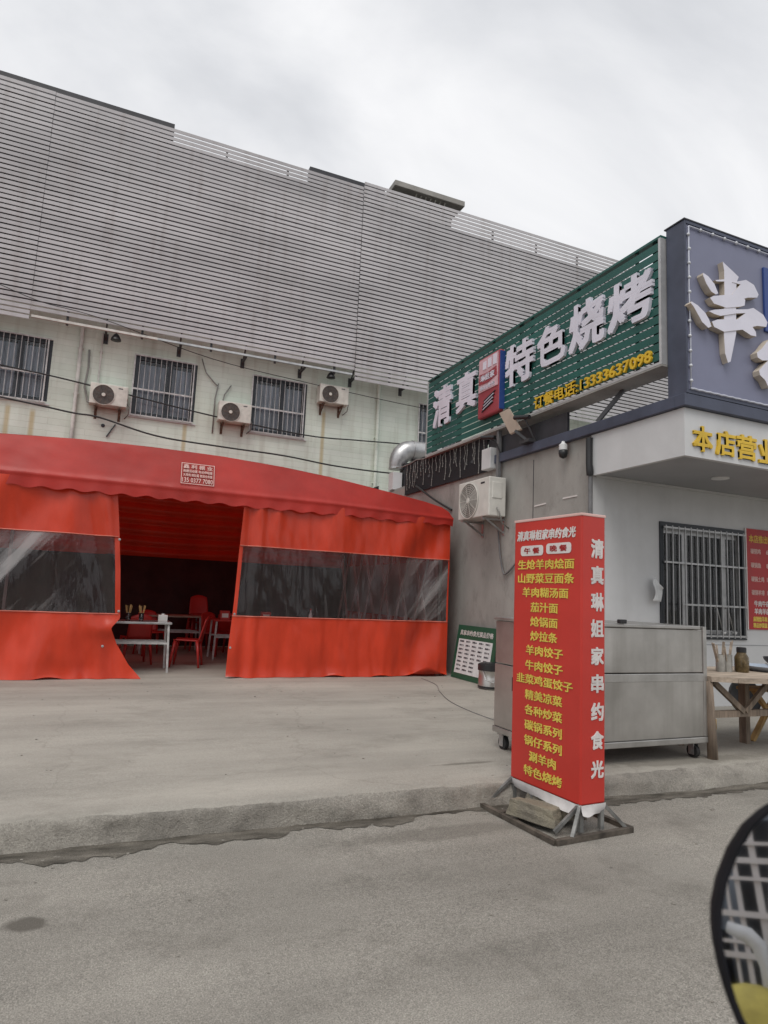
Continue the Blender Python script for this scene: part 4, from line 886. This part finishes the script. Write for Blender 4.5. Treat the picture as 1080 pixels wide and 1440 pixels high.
cable('grey cable hanging down the side wall below the cream air conditioner', [(5.86, 9.0, 2.7), (5.87, 8.95, 2.3), (5.87, 8.85, 2.0), (5.87, 8.75, 1.95), (5.87, 8.4, 2.15), (5.87, 8.3, 2.0), (5.87, 8.3, 1.5)], .014, 'pipe_gray')

# ------------------------------------------------------------------ red menu light box on the road
AR = radians(4.5); dl = V((-sin(AR), cos(AR), 0)); dw = V((cos(AR), sin(AR), 0)); ZU = V((0, 0, 1))
o = V((3.02, 3.58, 0)); SL, SW, Z0, Z1 = .73, .225, .19, 2.15
ms_ = thing('menu_sign', 'tall red two-sided menu light box on a steel stand at the kerb', 'sign', o)
MB().obox(o+ZU*Z0, dw*SW, dl*SL, ZU*(Z1-Z0)).build('box_skin', 'sign_red', ms_, bevel=.012)
MB().obox(o+ZU*(Z1-.012)-dw*.004-dl*.004, dw*(SW+.008), dl*(SL+.008), ZU*.02).build('top_edge', 'pink_print', ms_, bevel=.004)
def skirt(u, v, A, B, nrm):
    p = A+(B-A)*u; sag = .006*sin(u*9)+.012*sin(u*pi)
    return p+ZU*(-.058*v-sag*v)+nrm*(.006+.02*v*v*sin(u*4+1))
n1, n2 = -dw, -dl
MB().grid(lambda u, v: skirt(u, v, o+ZU*(Z0+.005), o+dl*SL+ZU*(Z0+.005), n1), 24, 6).grid(lambda u, v: skirt(u, v, o+ZU*(Z0+.005), o+dw*SW+ZU*(Z0+.005), n2), 12, 6).build('white_skirt', 'cloth_white', ms_, smooth=True)
for (a, b) in ((.02, .02), (SW-.02, .02), (.02, SL-.02), (SW-.02, SL-.02), (.02, SL*.68)):
    p = o+dw*a+dl*b; MB().bar(p+ZU*.02, p+ZU*(Z0+.05), .03).build('leg', 'frame_steel', ms_)
FX0, FX1, FY0, FY1 = -.27, .41, -.06, SL+.04
def fp(a, b, z=.0): return o+dw*a+dl*b+ZU*z
for A, B in (((FX0, FY0), (FX1, FY0)), ((FX0, FY1), (FX1, FY1)), ((FX0, FY0), (FX0, FY1)), ((FX1, FY0), (FX1, FY1)), ((FX0, SL*.7), (FX1, SL*.7))):
    MB().bar(fp(*A, .018), fp(*B, .018), .035, .034 if A[1] == B[1] else .030).build('base_bar', 'frame_rust', ms_)
for A, B in (((.02, .02), (FX0+.14, FY0)), ((SW-.02, .02), (FX1-.04, FY0+.02)), ((.02, SL-.02), (FX0+.06, FY1-.04)), ((SW-.02, SL-.02), (FX1-.04, FY1)), ((.02, .02), (FX0+.1, FY0+.12))):
    MB().bar(fp(*A, Z0+.01), fp(*B, .03), .022).build('brace', 'frame_steel', ms_)
def face(x, y, nrm):            # pixel on one face of the box
    d = ray(x, y); t = (o-CAM).dot(nrm)/d.dot(nrm); return CAM+d*t
def mrow(s, zx0, zy0, zx1, zy1, hz, base=710, m_='yellow_print', bold=.02, shear=0, depth=.002):
    A = face(700+zx0/6, base+zy0/6, n1); B = face(700+zx1/6, base+zy1/6, n1)
    ua, ub = (A-o).dot(dl), (B-o).dot(dl); zc = (A.z+B.z)/2; h = hz/6/F*(((A+B)/2-CAM).dot(FW))*1.0
    return text(s, m_, ms_, o+dl*ua+ZU*(zc-h/2)+n1*.002, dl*(ub-ua), ZU*h, depth=depth, bold=bold, shear=shear), ua, ub, zc, h
mrow('清真琳姐家串约食光', 168, 275, 662, 218, 88, m_='white_print', shear=.2, bold=.03)
for s, x0, y0, x1, y1 in (('午 餐', 198, 388, 386, 385), ('晚 餐', 412, 368, 622, 362)):
    A = face(700+x0/6, 710+y0/6, n1); B = face(700+x1/6, 710+y1/6, n1); ua, ub = (A-o).dot(dl), (B-o).dot(dl); zc = (A.z+B.z)/2; h = .078; r = .025
    pts = []
    for cx_, cz_, a0 in ((min(ua, ub)+r, zc-h/2+r, pi), (max(ua, ub)-r, zc-h/2+r, 1.5*pi), (max(ua, ub)-r, zc+h/2-r, 0), (min(ua, ub)+r, zc+h/2-r, .5*pi)):
        for k in range(6): an = a0+k*pi/10; pts.append(o+dl*(cx_+r*cos(an))+ZU*(cz_+r*sin(an))+n1*.002)
    MB().prism(pts, n1*.002).build('meal_badge', 'white_print', ms_)
    du_ = ub-ua; text(s, 'sign_red_dark', ms_, o+dl*(ua+du_*.16)+ZU*(zc-h*.3)+n1*.004, dl*du_*.68, ZU*h*.6, depth=.002, bold=.02)
for r_ in (('生炝羊肉烩面', 175, 515, 648, 485, 84), ('山野菜豆面条', 175, 628, 648, 610, 86), ('羊肉糊汤面', 212, 745, 598, 738, 84), ('茄汁面', 280, 868, 510, 868, 84), ('炝锅面', 278, 988, 508, 995, 84), ('炒拉条', 278, 1108, 505, 1122, 84), ('羊肉饺子', 240, 1230, 552, 1252, 84)): mrow(*r_)
for r_ in (('牛肉饺子', 235, 95, 550, 128, 84), ('韭菜鸡蛋饺子', 162, 205, 635, 268, 84), ('精美凉菜', 232, 345, 545, 393, 84), ('各种炒菜', 230, 470, 545, 530, 84), ('碳锅系列', 228, 600, 543, 665, 84), ('锅仔系列', 226, 725, 543, 805, 84), ('涮羊肉', 265, 865, 493, 925, 84), ('特色烧烤', 222, 980, 543, 1075, 84)): mrow(*r_, base=920)
for ch, y0, y1, bs0 in (('清', 295, 447, 710), ('真', 520, 668, 710), ('琳', 745, 895, 710), ('姐', 968, 1118, 710), ('家', 1200, 1352, 710), ('串', 168, 328, 920), ('约', 405, 566, 920), ('食', 645, 808, 920), ('光', 890, 1052, 920)):
    A = face(700+784/6, bs0+y1/6, n2); B = face(700+890/6, bs0+y0/6, n2); ua, ub = (A-o).dot(dw), (B-o).dot(dw)
    text(ch, 'white_print', ms_, o+dw*ua+ZU*A.z+n2*.002, dw*(ub-ua), ZU*(B.z-A.z), depth=.002, bold=.03)
def rock(label, c, ax, ay, h, rz, seed):
    random.seed(seed); bm = bmesh.new(); bmesh.ops.create_cube(bm, size=1)
    bmesh.ops.subdivide_edges(bm, edges=bm.edges[:], cuts=3, use_grid_fill=True)
    for v in bm.verts:
        x, y, z = v.co; k = 1-.16*(z+.5)
        v.co = V((x*ax*k*(1+.10*sin(5*y+seed)), y*ay*k*(1+.1*sin(4*x+seed)), (z+.5)*h*(1+.12*sin(3*x+seed)*(z+.5))))+V([random.uniform(-.006, .006) for _ in range(3)])*(0 if z < -.49 else 1)
    vs = [v.co.copy() for v in bm.verts]; fs = [[v.index for v in f.verts] for f in bm.faces]; bm.free()
    R_ = Matrix.Rotation(rz, 3, 'Z'); mbx = MB(); mbx.add([R_ @ v+V(c) for v in vs], fs)
    return mbx.build('ballast_stone', 'rock', bevel=.006, label=label, cat='stone', group='stones weighing down the menu sign')
rock('pale concrete block lying on the sign stand, nearer the kerb end', fp(-.10, .30, .037), .24, .36, .10, AR+.35, 3)
rock('dark stone under the white skirt of the red menu sign', fp(.10, .36, .037), .20, .42, .10, AR, 5)
random.seed(21)

# ------------------------------------------------------------------ stainless grill cart
ct = thing('grill_cart', 'large stainless steel box cart on casters behind the red menu sign', 'cart', (4.35, 4.9, PZ))
CX0, CX1, CY0, CY1 = 3.46, 5.235, 4.47, 5.32
MB().box(CX0, CX1, CY0, CY1, .36, .93).build('lower_body', 'stainless', ct, bevel=.008)
MB().box(CX0+.003, CX1-.003, CY0+.004, CY1-.004, .937, 1.33).build('upper_body', 'stainless', ct, bevel=.006)
MB().box(CX0-.008, CX1+.008, CY0-.012, CY1+.01, .305, .357).build('bottom_rim', 'stainless_rim', ct, bevel=.006)
MB().box(CX0-.01, CX1-.08, CY0-.015, CY1+.01, 1.333, 1.365).build('lid', 'stainless_rim', ct, bevel=.006)
MB().box(CX1-.04, CX1+.006, CY0-.006, CY0+.04, .36, 1.36).build('corner_angle', 'stainless_rim', ct, bevel=.004)
MB().box(CX0, CX1, CY0-.004, CY0, .86, .925).build('belt', 'stainless_rim', ct, bevel=.003)
MB().bar((4.16, CY0-.02, 1.385), (4.24, CY0-.02, 1.385), .04, .035).build('handle', 'black_plastic', ct, bevel=.006)
MB().box(CX0-.03, CX0, 4.95, 4.99, .72, .84).build('latch', 'black_plastic', ct)
for (x, y) in ((CX0+.09, CY0+.1), (CX1-.09, CY0+.08), (CX0+.05, CY1-.1), (CX1-.09, CY1-.1)):
    k_ = MB().tube([(x-.02, y, PZ+.06), (x+.02, y, PZ+.06)], .06, 18).build('caster', 'rubber', ct, smooth=True, auto=40)
    MB().box(x-.032, x-.024, y-.03, y+.03, PZ+.03, .29).box(x+.024, x+.032, y-.03, y+.03, PZ+.03, .29).box(x-.045, x+.045, y-.04, y+.04, .29, .304).build('fork', 'galv', k_)
    MB().tube([(x-.036, y, PZ+.06), (x+.036, y, PZ+.06)], .015, 8).build('axle', 'galv', k_)

# ------------------------------------------------------------------ rough wooden table at right with kitchen things
TZ = .905
tb = thing('wooden_table', 'rough pale wooden table with pole leg beside the steel cart', 'table', (6.1, 4.7, PZ))
poly = [(5.245, 4.62), (5.245, 4.42), (5.5, 4.28), (5.95, 4.18), (6.5, 4.16), (7.0, 4.3), (7.2, 4.62), (7.1, 5.0), (6.6, 5.2), (5.8, 5.2), (5.35, 5.0)]
def clip(poly, y0, y1):
    for s_, lim in ((1, y0), (-1, y1)):
        out = []
        for i in range(len(poly)):
            a, b = poly[i], poly[(i+1) % len(poly)]; da, db = s_*(a[1]-lim), s_*(b[1]-lim)
            if da >= 0: out.append(a)
            if da*db < 0: t = da/(da-db); out.append((a[0]+(b[0]-a[0])*t, a[1]+(b[1]-a[1])*t))
        poly = out
    return poly
for k in range(7):
    y0 = 4.16+k*.149; q = clip(poly, y0, y0+.145)
    if len(q) > 2: MB().prism([(x, y, TZ-.045) for x, y in q], (0, 0, .045+random.uniform(-.003, .003))).build('plank', 'wood', tb)
MB().tube([(5.275, 4.45, PZ), (5.27, 4.46, .5), (5.262, 4.47, TZ-.045)], [.047, .042, .037], 10).build('leg', 'wood_leg', tb, smooth=True)
for (x, y) in ((6.28, 4.9), (6.95, 4.45), (5.45, 5.0)): MB().bar((x, y, PZ), (x, y, TZ-.046), .085, .06).build('leg', 'wood_leg', tb)
MB().bar((5.3, 4.5, .55), (6.95, 4.47, .55), .05, .06).build('stretcher', 'wood_leg', tb)
MB().bar((5.32, 4.47, TZ-.05), (5.72, 4.47, .57), .035, .05).build('brace', 'wood_leg', tb); MB().bar((6.1, 4.47, TZ-.05), (5.74, 4.47, .57), .035, .05).build('brace', 'wood_leg', tb)
MB().bar((6.2, 4.62, TZ-.06), (6.62, 4.62, .42), .04, .05).build('brace', 'wood_leg', tb)
t = thing('utensil_tin', 'tin of wooden spoons and skewers on the wooden table', 'utensils', (5.85, 4.75, TZ))
for x in (5.80, 5.90): MB().lathe((x, 4.78, TZ), [(.045, 0), (.045, .17), (.04, .17), (.04, .01)], 14).build('tin', 'tin', t, smooth=True, auto=40)
for k in range(9):
    a = random.uniform(0, 6.28); x = 5.80+.1*(k % 2); tx, ty, tz = x+.10*cos(a), 4.78+.05*sin(a), TZ+.25+random.uniform(0, .06)
    MB().bar((x+.015*cos(a), 4.78+.015*sin(a), TZ+.02), (tx, ty, tz), .014+.012*(k % 3 == 0), .008).build('spoon', 'wood', t)
t = thing('spice_jar', 'brown glass jar with dark lid beside the utensil tin', 'jar', (6.03, 4.72, TZ))
MB().lathe((6.03, 4.72, TZ), [(.062, 0), (.068, .02), (.068, .15), (.045, .19), (.045, .20)], 16).build('body', 'jar_brown', t, smooth=True, auto=50); MB().lathe((6.03, 4.72, TZ+.20), [(.047, 0), (.047, .045), (.04, .05)], 16).build('lid', 'black_plastic', t, smooth=True, auto=40)
t = thing('enamel_tray', 'pale blue enamel tray on the wooden table at the right edge', 'tray', (6.5, 4.75, TZ)); MB().lathe((6.52, 4.78, TZ), [(.18, 0), (.26, .05), (.27, .055), (.25, .05), (.17, .008)], 28).build('dish', 'blue_grey_enamel', t, smooth=True, auto=40)
MB().tube([(6.40, 4.68, TZ+.06), (6.22, 4.60, TZ+.11)], .008, 6).build('spoon_handle', 'stainless_rim', t)
t = thing('wok', 'black wok propped behind the enamel tray at the right edge', 'wok', (6.85, 4.85, TZ)); MB().lathe((6.88, 4.86, TZ), [(.06, 0), (.13, .03), (.20, .10), (.21, .13), (.19, .11)], 20).build('bowl', 'black_plastic', t, smooth=True, auto=50); MB().tube([(6.72, 4.80, TZ+.11), (6.56, 4.76, TZ+.17)], .014, 8).build('handle', 'black_plastic', t)
t = thing('round_pan', 'black round pan leaning under the wooden table', 'pan', (6.75, 5.25, PZ)); MB().lathe((6.78, 5.3, .56), [(.19, 0), (.2, .02), (.2, .05), (.18, .04)], 24, (-.2, -.95, .2)).build('dish', 'black_plastic', t, smooth=True, auto=50); MB().tube([(6.78, 5.3, .38), (6.8, 5.34, PZ)], .02, 8).build('stem', 'black_plastic', t)
t = thing('folding_stool', 'yellow wooden cross-legged stool under the table at the right edge', 'stool', (6.7, 5.0, PZ))
MB().bar((6.45, 4.95, PZ), (6.95, 5.0, .68), .05, .04).build('leg', 'wood_yellow', t); MB().bar((6.95, 4.9, PZ), (6.5, 4.95, .68), .05, .04).build('leg', 'wood_yellow', t); MB().box(6.42, 7.0, 4.85, 5.1, .68, .71).build('seat', 'wood_yellow', t)
t = thing('plastic_stool', 'red plastic stool half hidden behind the pole leg of the wooden table', 'stool', (5.85, 5.9, PZ)); MB().box(5.68, 6.02, 5.75, 6.05, .46, .50).build('seat', 'red_plastic', t, bevel=.01)
for sx in (-1, 1):
    for sy in (-1, 1): MB().bar((5.85+sx*.13, 5.9+sy*.11, .46), (5.85+sx*.16, 5.9+sy*.14, PZ), .03).build('leg', 'red_plastic', t)
for (p, q, lab) in (((5.75, 5.45, PZ+.03), (6.6, 5.55, PZ+.03), 'nearer pale timber lying on the ground under the wooden table'), ((5.85, 5.75, PZ+.03), (6.9, 5.8, PZ+.03), 'farther pale timber lying on the ground under the wooden table')):
    MB().bar(p, q, .08, .058).build('timber', 'wood_yellow', label=lab, cat='timber', group='timbers under the table')

# ------------------------------------------------------------------ scooter whose mirror shows at the lower right
MD = .6
pxs = [(1080, 1131), (1054, 1154), (1031, 1190), (1013, 1237), (1005.5, 1277), (1005, 1305), (1008, 1335), (1017, 1379), (1026, 1410), (1038, 1440), (1060, 1476), (1095, 1500), (1140, 1500), (1190, 1465), (1230, 1400), (1252, 1320), (1250, 1240), (1228, 1170), (1190, 1125), (1135, 1112)]
cpx = (1128, 1300)
vdir = ray(1060, 1300).normalized(); rdir = V((-.20, -.975, .02)).normalized(); mn = (rdir-vdir).normalized()
mc = CAM+ray(*cpx)*MD
def onm(x, y): d = ray(x, y); return CAM+d*((mc-CAM).dot(mn)/d.dot(mn))
outl = [onm(*q) for q in pxs]; cen = mc
sct = thing('motor_scooter', 'black framed scooter mirror at the lower right edge of the photo', 'scooter', (.62, .43, 0))
def ring(k, off): return [cen+(p-cen)*k+mn*off for p in outl]
hs = MB(); R1, R2, R3, R4, R5, R6 = ring(.93, .001), ring(.94, .006), ring(.98, .006), ring(1, -.004), ring(.93, -.03), ring(.5, -.05)
n_ = len(outl); vs = R1+R2+R3+R4+R5+R6; fs = []
for a in range(5):
    for k in range(n_): fs.append((a*n_+k, a*n_+(k+1) % n_, (a+1)*n_+(k+1) % n_, (a+1)*n_+k))
fs.append(tuple(5*n_+k for k in range(n_)))
mh = hs.add(vs, fs).build('mirror_housing', 'rubber_black', sct, smooth=True, auto=60)
MB().add(ring(.94, .0015), [tuple(range(n_))]).build('mirror_glass', 'mirror_glass', mh)
s0 = cen-mn*.045; hb = V((.80, .30, .88))
MB().tube([s0, s0+V((.03, .02, -.06)), V((.80, .42, 1.02)), hb], .009, 10).build('mirror_stalk', 'black_plastic', sct, smooth=True)
MB().tube([hb+V((-.06, -.02, 0)), hb+V((.10, .03, .0)), hb+V((.35, .10, -.02)), hb+V((.62, .16, .0))], .014, 10).build('handlebar', 'steel_dark', sct, smooth=True)
MB().tube([hb+V((.30, .09, -.02)), (1.16, .55, .34)], .025, 10).build('steering_column', 'steel_dark', sct, smooth=True)
MB().tube([(1.10, .56, .36), (1.10, .66, .22)], .015, 8).tube([(1.22, .54, .36), (1.22, .64, .22)], .015, 8).tube([(1.10, .56, .36), (1.22, .54, .36)], .015, 8).build('fork', 'steel_dark', sct)
wh = MB().lathe((1.13, .65, .22), [(.15, -.0), (.20, .005), (.22, .03), (.20, .055), (.15, .06)], 28, (.985, -.17, 0)).build('wheel', 'rubber', sct, smooth=True)
MB().lathe((1.13, .65, .22), [(.14, .01), (.15, .03), (.14, .05)], 24, (.985, -.17, 0)).build('rim', 'steel_dark', wh)
MB().tube([(1.14, .5, .30), (1.2, .1, .22), (1.25, -.5, .22)], .05, 10).build('body', 'black_plastic', sct, smooth=True)
wr = MB().lathe((1.23, -.55, .22), [(.15, -.0), (.20, .005), (.22, .03), (.20, .055), (.15, .06)], 28, (.985, -.17, 0)).build('wheel', 'rubber', sct, smooth=True)
MB().lathe((1.23, -.55, .22), [(.14, .01), (.15, .03), (.14, .05)], 24, (.985, -.17, 0)).build('rim', 'steel_dark', wr)
# across the road, behind the viewer: what the mirror reflects
def refl(x, y, Y):
    p = onm(x, y); d = (p-CAM).normalized(); r = d-mn*2*d.dot(mn); return p+r*((Y-p.y)/r.y)
RY = -5.0
rp = refl(1050, 1300, RY)
MB().box(rp.x-4, rp.x+4, RY-1.2, RY-1.0, 0, 4.5).build('roadside_wall', 'grey_blue_wall', label='grey blue wall across the road seen only in the mirror', cat='wall')
gt = thing('lattice_gate', 'white metal lattice gate seen in the mirror', 'gate', (rp.x, RY, 0))
for k in range(15): MB().box(rp.x-1.0+k*.14+.05*sin(k*2.3), rp.x-.978+k*.14+.05*sin(k*2.3)+.012*(k % 3), RY-.03, RY, .0, 2.6).build('upright', 'white_print', gt)
for k in range(10): MB().box(rp.x-1.0, rp.x+.98, RY+.001, RY+.022, .90+k*.17+.05*sin(k*1.9), .925+k*.17+.05*sin(k*1.9)+.015*(k % 2)).build('crossbar', 'white_print', gt)
for k in range(4): MB().bar((rp.x-.9+k*.45, RY+.04, .5), (rp.x-.55+k*.45, RY+.04, 2.2), .03).build('diagonal', 'white_print', gt)
for (dx, z1, m_, lab) in ((-.55, 1.3, 'dark_board', 'black panel standing behind the lattice gate in the mirror'), (.1, 2.1, 'win_frame', 'tall dark cabinet behind the lattice gate in the mirror'), (.62, 1.0, 'panel_white', 'low white cabinet behind the lattice gate in the mirror')):
    t = thing('cabinet', lab, 'cabinet', (rp.x+dx, RY-.6, 0), 'cabinets behind the gate')
    MB().box(rp.x+dx-.2, rp.x+dx+.2, RY-.9, RY-.3, .05, z1).build('carcass', m_, t, bevel=.01); MB().box(rp.x+dx-.18, rp.x+dx+.18, RY-.88, RY-.32, 0, .05).build('plinth', 'steel_dark', t)
    MB().box(rp.x+dx+.12, rp.x+dx+.14, RY-.3, RY-.27, z1*.5, z1*.5+.15).build('handle', 'galv', t)
q = refl(1045, 1310, RY+.3)
t = thing('water_pipe', 'white plastic pipe elbow seen in the mirror', 'pipe', (q.x, RY+.3, 0)); MB().tube([(q.x-.10, RY+.3, q.z+.02), (q.x+.03, RY+.3, q.z-.02), (q.x+.09, RY+.3, q.z-.08), (q.x+.10, RY+.3, q.z-.2), (q.x+.10, RY+.3, 0)], [.04, .055, .055, .03, .03], 12).build('elbow', 'white_plastic', t, smooth=True)
q = refl(1068, 1425, RY+.4)
t = thing('yellow_sack', 'bulging yellow sack seen at the bottom of the mirror', 'sack', (q.x, RY+.5, 0)); MB().lathe((q.x, RY+.5, 0), [(.25, 0), (.32, .06), (.33, max(.1, q.z*.5)), (.27, q.z+.02), (.17, q.z+.10), (.13, q.z+.14), (.06, q.z+.16)], 18).build('sack', 'yellow_sack', t, smooth=True)
